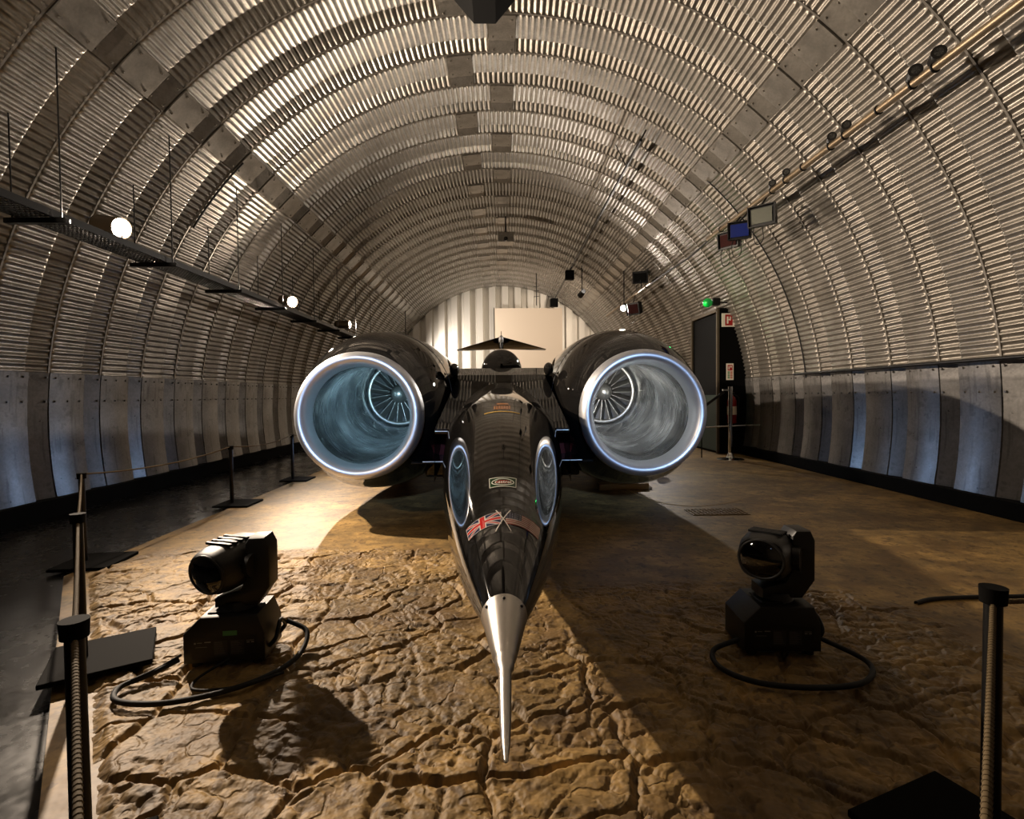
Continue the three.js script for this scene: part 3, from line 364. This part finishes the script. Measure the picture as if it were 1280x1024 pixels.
  part(h, 'pivot', (() => { const g = cyl(0.06, 0.06, 0.05, 28); g.rotateZ(Math.PI / 2); g.translate(0.118, 0, 0); return g; })(), M.blackPlastic);
  return t;
}
movingHead([-1.215, 0.05, -2.31], 0.10, -0.42, 0.12, 'black moving-head stage light with green sticker standing on mud beside the barrier plate', true);
movingHead([1.225, 0.05, -2.30], -0.06, -0.62, -0.05, 'black moving-head stage light standing in shadow between nose and right barrier post', false);
{ const t = thing('power_cable', 'black cable looped around the moving-head light with green sticker', 'cable', [-1.215, 0.05, -2.16]);
  part(t, 'cable', tube([[-0.16, 0.05, 0.0], [-0.25, 0.015, 0.05], [-0.31, 0.012, 0.13], [-0.27, 0.012, 0.215], [-0.1, 0.012, 0.25], [0.1, 0.012, 0.19], [0.25, 0.012, 0.06], [0.31, 0.02, -0.1], [0.30, 0.07, -0.2], [0.2, 0.11, -0.23]], 0.011, 120, 8), M.rubber);
  part(t, 'thin_wire', tube([[0.05, 0.05, 0.0], [-0.03, 0.018, 0.10], [-0.01, 0.014, 0.16], [0.16, 0.014, 0.15], [0.3, 0.014, 0.05]], 0.006, 60, 6), M.rubber);
  part(t, 'thin_wire', tube([[-0.15, 0.07, 0.0], [-0.23, 0.03, 0.03], [-0.29, 0.02, 0.10]], 0.006, 40, 6), M.rubber); }
{ const t = thing('power_cable', 'black cable looped around the moving-head light standing in shadow', 'cable', [1.225, 0.05, -2.14]);
  part(t, 'cable', tube([[-0.18, 0.05, -0.1], [-0.30, 0.014, -0.08], [-0.33, 0.012, 0.06], [-0.24, 0.012, 0.17], [0.0, 0.012, 0.22], [0.2, 0.012, 0.18], [0.3, 0.014, 0.05], [0.18, 0.05, -0.12]], 0.011, 110, 8), M.rubber); }

// ================================================================ ROPE BARRIER
const postsL = [[-0.01, 0.0, 0.4], [-0.967, 1.157, 3.6], [-1.85, 2.25, 0.55], [-3.03, 3.73, 0.1], [-3.02, 5.74, 0.0], [-3.02, 7.4, 0.0], [-3.02, 9.1, 0]];
const postLabels = ['low black barrier post at the corner of the rope line', 'low black barrier post with rope down its front on the mat edge', 'low black barrier post on the plate beside the moving-head light', 'low black barrier post at the mat corner where the rope turns', 'low black barrier post beside the left engine pod', 'low black barrier post behind the left intake ring', 'low black barrier post furthest along the left engine pod'];
const posts = [];
function barrierPost(x, d, turn, label) { const t = thing('barrier_post', label, 'barrier post', [x, x > -2.5 && x < 2 ? 0.052 : matTop, -d], turn, 'rope barrier posts');
  part(t, 'base_plate', rbox(0.38, 0.022, 0.38, 0.006, 0.07, 0.011, 0), M.mattPlate); part(t, 'post', cyl(0.019, 0.021, 0.60, 20, 0, 0.32, 0), M.blackMetal); part(t, 'cap', cyl(0.029, 0.027, 0.04, 24, 0, 0.635, 0), M.mattPlate); posts.push([x, d]); }
postsL.forEach((p, i) => barrierPost(p[0], p[1], p[2], postLabels[i]));
barrierPost(1.23, 1.25, 3.5, 'low black barrier post with rope beside the shadowed mud'); barrierPost(2.9, 1.75, 0.2, 'low black barrier post nearest the right wall');
function rope(a, b, sag, label) { const A = [a[0], 0.635 + 0.045 - 0.015, -a[1]], B = [b[0], 0.635 + 0.045 - 0.015, -b[1]], L = Math.hypot(B[0] - A[0], B[2] - A[2]), ux = (B[0] - A[0]) / L, uz = (B[2] - A[2]) / L; A[0] += ux * 0.027; A[2] += uz * 0.027; B[0] -= ux * 0.027; B[2] -= uz * 0.027;
  const t = thing('barrier_rope', label, 'rope', [A[0], 0, A[2]], 0, 'barrier ropes'); const pts = []; for (let i = 0; i <= 10; i++) { const k = i / 10; pts.push([lerp(0, B[0] - A[0], k), A[1] - sag * 4 * k * (1 - k), lerp(0, B[2] - A[2], k)]); } part(t, 'cord', tube(pts, 0.006, 60, 8), M.rope);
  const wraps = []; const c = new THREE.CatmullRomCurve3(pts.map(p => new THREE.Vector3(...p))); const n = Math.min(140, Math.round(L / 0.014)); for (let i = 0; i < n; i++) { const k = (i + 0.5) / n, p = c.getPoint(k), g = new THREE.TorusGeometry(0.006, 0.0012, 4, 8); g.applyQuaternion(new THREE.Quaternion().setFromUnitVectors(new THREE.Vector3(0, 0, 1), c.getTangent(k))); g.rotateY(0); g.translate(p.x, p.y, p.z); wraps.push(g); } part(t, 'braid', merge(wraps), M.rope).userData.kind = 'stuff'; }
const ropeLabels = ['rope leading from the corner post to the post on the mat edge', 'rope from the mat edge post to the post by the moving-head light', 'rope running to the post at the mat corner', 'rope along the dark floor between mat corner and engine pod', 'rope between the two posts beside the left engine pod', 'rope beyond the left intake ring'];
for (let i = 0; i < 6; i++) rope(postsL[i], postsL[i + 1], i > 2 ? 0.05 : 0.025, ropeLabels[i]);
rope(postsL[0], [1.23, 1.25], 0.03, 'rope leading from the corner post to the post by the shadowed mud'); rope([1.23, 1.25], [2.9, 1.75], 0.05, 'rope leading from the shadowed post towards the right wall');

// ================================================================ CABLE TRAY with lamps on the left
const TX = -3.8, TY = 2.70;
{ const t = thing('cable_tray', 'black perforated cable tray hanging along the left side of the vault', 'cable tray', [TX, TY, -8]);
  const z0 = 8 - 0.2, z1 = 8 - 15.5, zc = (z0 + z1) / 2, L = z0 - z1;
  part(t, 'side_rail', box(0.012, 0.06, L, -0.15, 0.03, zc), M.blackMetal); part(t, 'side_rail', box(0.012, 0.06, L, 0.15, 0.03, zc), M.blackMetal);
  const l = []; for (let i = 0; i < 8; i++) l.push(box(0.016, 0.004, L, -0.132 + i * 0.0377, 0, zc)); for (let z = z1 + 0.02; z < z0; z += 0.045) l.push(box(0.3, 0.004, 0.02, 0, 0, z)); part(t, 'perforated_base', merge(l), M.blackMetal).userData.kind = 'stuff';
  for (let d = 0.06 + 1.42; d < 15; d += 1.42) { part(t, 'cross_channel', rbox(0.5, 0.045, 0.06, 0.008, 0, -0.025, 8 - d), M.blackMetal); for (const s of [-1, 1]) { const x = TX + s * 0.2, top = VC + Math.sqrt((RI - 0.02) ** 2 - x * x) - TY; part(t, 'hanger_rod', bar([s * 0.2, -0.04, 8 - d], [s * 0.2, top, 8 - d], 0.006, 6), M.blackMetal); } } }
function canLamp(d, y, label, power, aim, half = 80) { const t = thing('par_can_lamp', label, 'lamp', [TX + 0.05, TY + 0.065, -d], 0, 'can lamps on the cable tray');
  const dir = new THREE.Vector3(aim[0] - t.position.x, aim[1] - (y), -aim[2] + d).normalize();
  const q = new THREE.Quaternion().setFromUnitVectors(new THREE.Vector3(0, 0, 1), dir), top = new THREE.Vector3(0, y - TY - 0.065, 0);
  const place = (g) => { g.applyQuaternion(q); g.translate(top.x, top.y, top.z); return g; };
  const tubeG = new THREE.CylinderGeometry(0.10, 0.10, 0.30, 28, 1, true); tubeG.rotateX(Math.PI / 2); tubeG.translate(0, 0, -0.15); const backG = new THREE.CylinderGeometry(0.05, 0.10, 0.06, 28); backG.rotateX(-Math.PI / 2); backG.translate(0, 0, -0.33);
  part(t, 'can', place(merge([tubeG, backG])), M.pipe); part(t, 'bulb', place((() => { const g = new THREE.SphereGeometry(0.092, 24, 12); g.scale(1, 1, 0.5); g.translate(0, 0, -0.01); return g; })()), M.bulb, 'glowing lamp face');
  part(t, 'bracket', merge([bar([0, 0, 0], [0, Math.max(0.05, top.y - 0.07), -0.0], 0.01), rbox(0.1, 0.012, 0.1, 0.004, 0, 0.0, 0)]), M.pipe);
  const light = new THREE.SpotLight(WARM, power, 0, R0(half), 0.75, 2); light.position.set(top.x + dir.x * 0.06, top.y + dir.y * 0.06, top.z + dir.z * 0.06); light.castShadow = true; light.shadow.radius = 1.6; light.shadow.mapSize.set(2048, 2048); t.add(light); light.target.position.set(top.x + dir.x, top.y + dir.y, top.z + dir.z); t.add(light.target); return t; }
canLamp(5.2, 2.90, 'lit can lamp on the tray facing the car nose', POWER.can, [1.6, 1.7, 3.6]);
canLamp(1.05, 2.95, 'lit can lamp on the tray beside the viewer, tilted up at the vault', POWER.canNear, [2.2, 4.6, 6.0], 62);
canLamp(9.35, 2.93, 'lit can lamp on the tray above the left engine pod', POWER.canFar, [1.8, 1.6, 5.5]);
canLamp(12.8, 3.0, 'lit can lamp on the tray behind the left engine pod', POWER.canFar * 0.6, [3.5, 3.0, 14.0]);

// ================================================================ LIGHTING PIPE on the right
const QX = 3.41, QY = 3.73;
{ const t = thing('lighting_pipe', 'steel lighting pipe clamped along the right side of the vault', 'pipe', [QX, QY, -6]);
  part(t, 'tube', bar([0, 0, 6 - 1.2], [0, 0, 6 - 8.4], 0.034, 20), M.pipe); part(t, 'tube', bar([0, 0, 6 - 11.6], [0, 0, 6 - 16.5], 0.03, 16), M.pipe); part(t, 'joining_cable', tube([[0, -0.02, 6 - 8.3], [0.02, -0.05, 6 - 9.4], [0, -0.03, 6 - 10.5], [0, -0.02, 6 - 11.7]], 0.015, 30, 6), M.rubber);
  for (const d of [2.6, 4.6, 5.75, 7.9, 12, 14.5]) { const n = Math.atan2(QY - VC, QX), rr = RI - 0.04 - Math.hypot(QX, QY - VC); part(t, 'standoff', bar([0, 0, 6 - d], [Math.cos(n) * rr, Math.sin(n) * rr, 6 - d], 0.014, 8), M.blackMetal); part(t, 'clamp', (() => { const g = new THREE.TorusGeometry(0.036, 0.01, 8, 20); g.translate(0, 0, 6 - d); return g; })(), M.blackMetal); } }
const pinFace = std({ color: 0x8a8a86, roughness: 0.5, metalness: 0.4 });
[4.0, 4.22, 5.05, 5.27, 6.1, 6.41].forEach((d, i) => { const t = thing('pin_spot', ['round black pin spot on the pipe, first of the front pair', 'round black pin spot on the pipe, second of the front pair', 'round black pin spot on the pipe, first of the middle pair', 'round black pin spot on the pipe, second of the middle pair', 'small black pin spot on the pipe, first of the pair by the floodlights', 'small black pin spot on the pipe, second of the pair by the floodlights'][i], 'spotlight', [QX, QY, -d], 0, 'pin spots on the pipe');
  const k = i < 2 ? 0.85 : 0.72; const g = cyl(0.06 * k, 0.055 * k, 0.13, 28); g.rotateX(Math.PI / 2); g.rotateY(-0.5); g.translate(-0.015, 0.06, 0.03); part(t, 'housing', g, M.blackPlastic); const f = cyl(0.036 * k, 0.036 * k, 0.006, 24); f.rotateX(Math.PI / 2); f.translate(0, 0, 0.062); f.rotateY(-0.5); f.translate(-0.015, 0.06, 0.03); part(t, 'face', f, pinFace, 'pale round face'); const c = new THREE.TorusGeometry(0.037, 0.009, 8, 20); part(t, 'clamp', c, M.blackMetal); });
function flood(d, off, turn, tilt, mat, label, sc = 1, glow) { const t = thing('floodlight', label, 'floodlight', [QX + off[0], QY + off[1], -d], 0, 'floodlights on the right pipe'); const h = new THREE.Group(); h.name = 'head'; h.rotation.set(tilt, turn, 0, 'YXZ'); h.scale.setScalar(sc); t.add(h);
  part(h, 'housing', merge([rbox(0.32, 0.25, 0.10, 0.02, 0, 0, -0.06), box(0.33, 0.012, 0.05, 0, 0.125, 0.01), box(0.33, 0.012, 0.05, 0, -0.125, 0.01), box(0.012, 0.25, 0.05, 0.16, 0, 0.01), box(0.012, 0.25, 0.05, -0.16, 0, 0.01)]), M.blackMetal); part(h, 'gel', box(0.25, 0.185, 0.006, 0, 0, 0.012), mat); for (let i = 0; i < 5; i++) part(h, 'heat_fin', box(0.28, 0.008, 0.05, 0, -0.09 + i * 0.045, -0.13), M.blackMetal);
  part(t, 'hanger', merge([bar([-off[0], -off[1] - 0.03, 0], [0, 0.13 * sc, -0.02], 0.012, 8)]), M.blackMetal); part(t, 'flex', tube([[0.05, -0.12, -0.08], [0.04, -0.3, -0.05], [-0.06, -0.36, -0.02], [-0.08, -0.2, -0.06], [-0.04, -0.1, -0.1]], 0.006, 40, 6), M.rubber); return t; }
const gelBlue = std({ color: 0x061a5c, roughness: 0.3, emissive: 0x0a2f9a, emissiveIntensity: 0.05 }), gelRed = phys({ color: 0x2a0604, roughness: 0.6, specularIntensity: 0.15 }), gelClear = std({ color: 0x6d7068, roughness: 0.15, metalness: 0.5 });
flood(6.55, [-0.06, -0.26, 0], -0.75, 0.1, gelClear, 'black floodlight with clear glass on the right pipe');
flood(6.95, [-0.16, -0.32, 0], -0.5, 0.1, gelBlue, 'black floodlight with blue gel on the right pipe', 0.9);
flood(7.25, [-0.18, -0.36, 0], -0.9, 0.1, gelRed, 'black floodlight with red gel on the right pipe', 0.9);
flood(12.4, [-0.03, 0.30, 0], -0.4, 0.3, M.softBlack, 'black floodlight above the far lighting pipe', 1.1);
flood(13.0, [-0.05, -0.36, 0], -0.9, 0.25, gelRed, 'black floodlight hanging under the far lighting pipe', 1.2);
// thin rail near the crown
{ const a = R0(27.5), r = RI - 0.22, x = r * Math.sin(a), y = VC + r * Math.cos(a); const t = thing('ceiling_rail', 'thin black rail with small boxes under the vault crown', 'rail', [x, y, -14]);
  part(t, 'rail', bar([0, 0, 14 - 7.7], [0, 0, 14 - 20.5], 0.024, 12), M.blackMetal); for (const d of [7.75, 9.1, 10.4, 11.7, 13, 14.3, 16, 18, 20]) part(t, 'hanger', bar([0, 0, 14 - d], [0.09, 0.17, 14 - d], 0.014, 6), M.blackMetal); part(t, 'stay', bar([0, 0, 14 - 8.6], [-0.22, 0.27, 14 - 8.4], 0.008, 6), M.blackMetal); for (const [d, s] of [[15.6, 0.26], [20.2, 0.3]]) part(t, 'junction_box', rbox(s, s * 1.05, 0.2, 0.01, -0.02, -0.16, 14 - d), M.softBlack); }
{ const t = thing('roof_conduit', 'black conduit running along the right wall at dado height', 'conduit', [4.62, 1.50, -5]); part(t, 'tube', bar([0, -0.01, 5 - 8.0], [-0.02, 0.01, 5 - 0.5], 0.02, 14), M.blackMetal); for (const d of [1.4, 3.4, 5.4, 7.4]) part(t, 'clip', bar([0, 0, 5 - d], [0.16, 0, 5 - d], 0.012, 6), M.blackMetal); }
{ const t = thing('roof_cable', 'thin black cable following a vault rib above the doorway', 'cable', [0, VC, -7.9]); const pts = []; for (let i = 0; i <= 20; i++) { const p = arcPoint(RI - 0.03, R0(lerp(42, 84, i / 20))); pts.push([p[0], p[1] - VC, 0]); } part(t, 'cable', tube(pts, 0.010, 80, 6), M.rubber); }
{ const t = thing('roof_cable', 'thick black cable following a vault rib on the left', 'cable', [0, VC, -6.9]); const pts = []; for (let i = 0; i <= 20; i++) { const p = arcPoint(RI - 0.03, -R0(lerp(45, 58, i / 20))); pts.push([p[0], p[1] - VC, 0]); } part(t, 'cable', tube(pts, 0.013, 60, 6), M.rubber); }
// hung projector over the nose and a small one further back
{ const t = thing('ceiling_projector', 'black projector hanging from the vault crown above the car nose', 'projector', [-0.13, 4.93, -4.75]); const g = extrude([[-0.36, 0.32], [-0.105, 0.02], [0.105, 0.02], [0.36, 0.32], [0.36, 0.5], [-0.36, 0.5]], 0.5, 0.01); g.translate(0, 0, -0.5); part(t, 'housing', g, M.softBlack); part(t, 'front_lip', rbox(0.21, 0.045, 0.06, 0.008, 0, 0.015, -0.03), M.blackMetal); for (let i = -1; i <= 1; i++) { const c = new THREE.SphereGeometry(0.007, 10, 8); c.translate(i * 0.075, 0.02, 0.003); part(t, 'screw', c, M.chrome); } part(t, 'pole', cyl(0.03, 0.03, 0.4, 16, 0, 0.6, -0.25), M.blackMetal); }
{ const t = thing('ceiling_projector', 'small grey projector hanging under the crown far down the vault', 'projector', [0.14, 4.95, -13]); part(t, 'housing', rbox(0.4, 0.24, 0.34, 0.02, 0, 0.2, 0), M.joint); const g = cyl(0.05, 0.06, 0.12, 20); g.rotateX(Math.PI / 2); g.translate(0, 0.13, 0.2); part(t, 'lens', g, M.glassBlack); part(t, 'pole', cyl(0.02, 0.02, 0.45, 12, 0, 0.53, 0), M.blackMetal); }
{ const t = thing('projection_screen', 'plain cream projection screen in front of the ribbed end wall', 'screen', [1.12, 0.9, zBack + 0.3]); part(t, 'sheet', box(2.78, 3.85, 0.03, 0, 1.95, 0), M.cream); part(t, 'side_edge', box(0.03, 3.9, 0.05, -1.4, 1.95, 0), M.softBlack); part(t, 'stand', merge([box(0.06, 0.95, 0.06, -1.2, -0.42, -0.02), box(0.06, 0.95, 0.06, 1.2, -0.42, -0.02)]), M.softBlack); }
{ const t = thing('hanging_aerial', 'thin dark rod with cross arms hanging near the end of the vault', 'rod', [1.25, 4.75, -18]); part(t, 'rod', bar([0, -0.4, 0], [0, 0.72, 0], 0.015, 8), M.blackMetal); for (const y of [-0.1, 0.1, 0.25]) part(t, 'arm', bar([-0.1, y, 0], [0.1, y + 0.02, 0], 0.01, 6), M.blackMetal); }

// ================================================================ DOORWAY PORTAL on the right
const DN = 9.9, DF = 11.25, DX = 4.22;
{ const t = thing('door_portal', 'black doorway box projecting from the right side of the vault', 'doorway', [DX, 0, -(DN + DF) / 2]); const hz = (DF - DN) / 2;
  const face = (z) => { const pts = [[0, 0], [0, 2.84]]; for (let i = 0; i <= 12; i++) { const h = lerp(2.84, 0.1, i / 12); pts.push([Math.sqrt(RO * RO - (h - VC) ** 2) - DX, h]); } const g = extrude(pts, 0.04); g.translate(0, 0, z); return g; };
  part(t, 'end_panel', face(hz - 0.04), M.softBlack); part(t, 'end_panel', face(-hz), M.softBlack); part(t, 'roof', box(0.3, 0.03, hz * 2, 0.13, 2.85, 0), M.blackMetal);
  part(t, 'corner_post', rbox(0.05, 2.86, 0.05, 0.006, -0.01, 1.43, hz - 0.01), M.brownWall); part(t, 'corner_post', rbox(0.05, 2.86, 0.05, 0.006, -0.01, 1.43, -hz + 0.01), M.brownWall); part(t, 'head_rail', rbox(0.05, 0.07, hz * 2, 0.006, -0.01, 2.82, 0), M.brownWall);
  const dr = part(t, 'door_leaf', box(0.04, 2.74, hz * 2 - 0.1, 0.03, 1.4, 0), M.softBlack); part(dr, 'kick_panel', box(0.02, 1.1, hz * 2 - 0.14, -0.0, 0.62, 0), M.teal, 'dark green lower panel'); }
const signTex = (draw, w = 256, h = 256) => std({ map: canvasTex(w, h, draw), roughness: 0.5 });
{ const t = thing('fire_point_sign', 'red and white fire point sign at the top of the black doorway', 'sign', [wx(912, DN), 2.62, -DN + 0.03]); part(t, 'board', box(0.26, 0.26, 0.012), M.white); const g = new THREE.PlaneGeometry(0.25, 0.25); g.translate(0, 0, 0.008); part(t, 'print', g, signTex((c, w, h) => { c.fillStyle = '#ece5d8'; c.fillRect(0, 0, w, h); c.fillStyle = '#a01616'; c.fillRect(60, 20, 150, 216); c.fillStyle = '#ece5d8'; c.fillRect(92, 60, 34, 140); c.fillRect(92, 110, 70, 22); c.fillRect(150, 60, 22, 80); })); }
{ const t = thing('extinguisher_notice', 'small red and green notice on the black doorway panel', 'sign', [wx(914, DN), 1.62, -DN + 0.03]); part(t, 'board', box(0.14, 0.32, 0.01), M.white); const g = new THREE.PlaneGeometry(0.13, 0.31); g.translate(0, 0, 0.007); part(t, 'print', g, signTex((c, w, h) => { c.fillStyle = '#e6dfd0'; c.fillRect(0, 0, w, h); c.fillStyle = '#a81818'; c.fillRect(16, 20, 96, 90); c.fillStyle = '#e6dfd0'; c.fillRect(34, 40, 20, 52); c.fillRect(66, 36, 30, 24); c.fillStyle = '#3d7a48'; for (let i = 0; i < 4; i++) c.fillRect(16, 124 + i * 30, 44, 20); c.fillStyle = '#b04a2a'; for (let i = 0; i < 4; i++) c.fillRect(68, 124 + i * 30, 44, 20); }, 128, 256)); }
{ const t = thing('fire_extinguisher', 'red fire extinguisher hanging on the black doorway panel behind chrome post', 'extinguisher', [wx(914.5, DN), 0.62, -DN + 0.1]); part(t, 'cylinder', new THREE.LatheGeometry([[0, 0], [0.08, 0], [0.085, 0.02], [0.085, 0.42], [0.06, 0.5], [0.025, 0.53], [0.025, 0.56], [0, 0.56]].map(p => new THREE.Vector2(...p)), 28), M.red); part(t, 'valve', rbox(0.05, 0.05, 0.09, 0.01, 0, 0.58, 0.02), M.blackMetal); part(t, 'hose', tube([[0.02, 0.56, 0.03], [0.11, 0.5, 0.03], [0.11, 0.3, 0.03], [0.095, 0.15, 0.02]], 0.012, 30, 8), M.rubber); part(t, 'label_band', cyl(0.0865, 0.0865, 0.16, 28, 0, 0.25, 0), M.cream); part(t, 'wall_bracket', box(0.08, 0.3, 0.05, 0, 0.3, -0.085), M.blackMetal); }
{ const t = thing('emergency_lamp', 'green emergency lamp on a bracket above the black doorway', 'lamp', [wx(893, 9.8), wy(379, 9.8), -9.8]); part(t, 'bracket', merge([bar([0, 0, 0], [0.28, -0.02, 0], 0.012, 8), rbox(0.14, 0.14, 0.1, 0.01, 0.06, 0.0, 0)]), M.blackMetal); const g = new THREE.SphereGeometry(0.09, 20, 14); g.translate(-0.10, -0.02, 0); part(t, 'lens', g, std({ color: 0x0e7a34, roughness: 0.2, emissive: 0x0b8a34, emissiveIntensity: 0.35 }), 'glowing green lens'); const pl = new THREE.PointLight(0x30ff80, 0.08, 0, 2); pl.position.set(-0.21, -0.06, 0.06); pl.castShadow = true; t.add(pl); }
{ const t = thing('amber_beacon', 'small amber beacon on top of the black doorway', 'beacon', [wx(917, DN) + 0.03, 2.865, -DN - 0.05]); part(t, 'dome', new THREE.LatheGeometry([[0.045, 0], [0.045, 0.05], [0.03, 0.08], [0, 0.09]].map(p => new THREE.Vector2(...p)), 20), std({ color: 0xc8701a, roughness: 0.3 })); part(t, 'foot', cyl(0.05, 0.05, 0.015, 20, 0, 0.0, 0), M.blackMetal); }
{ const d = 9.05, x = wx(915.5, d); const t = thing('queue_post', 'tall chrome queue post standing beside the black doorway', 'queue post', [x, matTop, -d]); part(t, 'base', new THREE.LatheGeometry([[0, 0], [0.23, 0], [0.23, 0.012], [0.08, 0.03], [0.055, 0.07], [0.034, 0.12], [0, 0.12]].map(p => new THREE.Vector2(...p)), 40), M.chrome); part(t, 'tube', cyl(0.034, 0.034, 1.14, 28, 0, 0.67, 0), M.chrome); part(t, 'cap', cyl(0.038, 0.038, 0.08, 28, 0, 1.26, 0), M.chrome); part(t, 'belt_clip', box(0.16, 0.03, 0.03, -0.06, 1.24, 0), M.chrome); part(t, 'belt', (() => { const g = box(0.62, 0.045, 0.004); g.rotateZ(0.62); g.translate(-0.36, 1.03, 0); return g; })(), M.rubber);
  const r = thing('guard_rail', 'slim steel rail at knee height behind the chrome queue post', 'rail', [x + 0.1, 0.58, -9.35]); part(r, 'rail', bar([-0.55, 0, 0], [0.66, 0.03, 0], 0.014, 10), M.chrome); part(r, 'leg', merge([bar([-0.5, 0, 0], [-0.5, -0.56, 0], 0.012, 8), bar([0.62, 0.03, 0], [0.62, -0.56, 0], 0.012, 8)]), M.blackMetal); }

// ================================================================ LAMPS OUTSIDE THE FRAME (behind the camera and far down the hall)
function stageSpot(pos, aim, power, color, angle, label, mat) { const t = thing('stage_spotlight', label, 'spotlight', pos, 0, 'spotlights hung from the vault'); const dir = new THREE.Vector3(aim[0] - pos[0], aim[1] - pos[1], aim[2] - pos[2]).normalize(), q = new THREE.Quaternion().setFromUnitVectors(new THREE.Vector3(0, 0, 1), dir);
  const g = new THREE.CylinderGeometry(0.09, 0.07, 0.3, 24, 1, true); g.rotateX(Math.PI / 2); g.translate(0, 0, -0.15); g.applyQuaternion(q); part(t, 'housing', g, M.blackMetal); const f = new THREE.CircleGeometry(0.08, 24); f.translate(0, 0, -0.02); f.applyQuaternion(q); part(t, 'lamp_face', f, mat); const top = VC + Math.sqrt(RI * RI - pos[0] * pos[0]) - pos[1]; part(t, 'hanger', bar([-dir.x * 0.15, -dir.y * 0.15 + 0.08, -dir.z * 0.15], [-dir.x * 0.15, top, -dir.z * 0.15], 0.014, 8), M.blackMetal);
  const l = new THREE.SpotLight(color, power, 0, angle, 0.5, 2); l.position.copy(dir).multiplyScalar(0.03); l.target.position.copy(dir); l.castShadow = true; l.shadow.radius = 6; t.add(l, l.target); }
stageSpot([-0.9, 2.6, 1.6], [-1.3, 1.0, -4.7], POWER.stage, COOL, R0(9.5), 'cool spotlight behind the viewer aimed at the left intake', M.bulbCool);
stageSpot([0.9, 2.6, 1.6], [1.3, 1.0, -4.7], POWER.stage, COOL, R0(9.5), 'cool spotlight behind the viewer aimed at the right intake', M.bulbCool);
stageSpot([-3.3, 3.2, -18.6], [1.6, 2.8, zBack], POWER.back * 2, NEUTRAL, R0(60), 'warm spotlight washing the end wall from the left', M.bulbSoft);
stageSpot([2.4, 4.2, -15.5], [1.2, 2.6, zBack], POWER.back * 0.9, WARM, R0(60), 'warm spotlight washing the projection screen', M.bulbSoft);
stageSpot([3.2, 3.45, -13.4], [0.6, 0.6, -7.0], POWER.far, NEUTRAL, R0(62), 'lit white spotlight under the far lighting pipe', M.bulbSoft);
// cool uplights standing on the floor behind the engine pods, washing the lower walls
for (const s of [-1, 1]) { const t = thing('floor_uplight', s < 0 ? 'cool floor uplight behind the left engine pod facing the wall' : 'cool floor uplight behind the right engine pod facing the wall', 'lamp', [s * 2.35, matTop, -7.7]); const q = new THREE.Quaternion().setFromUnitVectors(new THREE.Vector3(0, 0, 1), new THREE.Vector3(s * 0.78, 0.1, 0.6).normalize()); const g = rbox(0.22, 0.16, 0.08, 0.012, 0, 0, -0.04); g.applyQuaternion(q); g.translate(0, 0.42, 0); part(t, 'housing', g, M.blackMetal); const f = new THREE.BoxGeometry(0.18, 0.12, 0.004); f.translate(0, 0, 0.003); f.applyQuaternion(q); f.translate(0, 0.42, 0); part(t, 'lamp_face', f, M.bulbCool); part(t, 'stand', merge([rbox(0.2, 0.012, 0.16, 0.004, 0, 0.006, 0), bar([0, 0.01, 0], [0, 0.35, 0], 0.012, 8)]), M.blackMetal);
  const l = new THREE.SpotLight(COOL, POWER.wall, 0, R0(75), 0.6, 2); l.position.set(s * 0.03, 0.43, 0.02); l.target.position.set(s * 0.78, 0.53, 0.6); l.castShadow = true; l.shadow.radius = 3; t.add(l, l.target); }
// small lamps clipped inside the intake rings, on the inner side
for (const s of [-1, 1]) { const t = thing('intake_lamp', s < 0 ? 'small cool lamp clipped inside the left intake duct' : 'small white lamp clipped inside the right intake duct', 'lamp', [s * (PX - 0.41), PY + 0.12, -5.18]); part(t, 'body', rbox(0.04, 0.10, 0.06, 0.01, 0, 0, 0), M.blackMetal); part(t, 'lamp_face', box(0.004, 0.08, 0.045, s * 0.021, 0, 0), s < 0 ? M.bulbCool : M.bulbSoft); const l = new THREE.RectAreaLight(s < 0 ? 0xb8e8ff : 0xfaf6f0, POWER.intake * (s < 0 ? 10 : 14), 0.05, 0.09); l.position.set(s * 0.026, 0, 0); l.lookAt(t.position.x + s * 2, t.position.y + 0.25, t.position.z - 1.3); t.add(l); }

renderer.render(scene, camera);
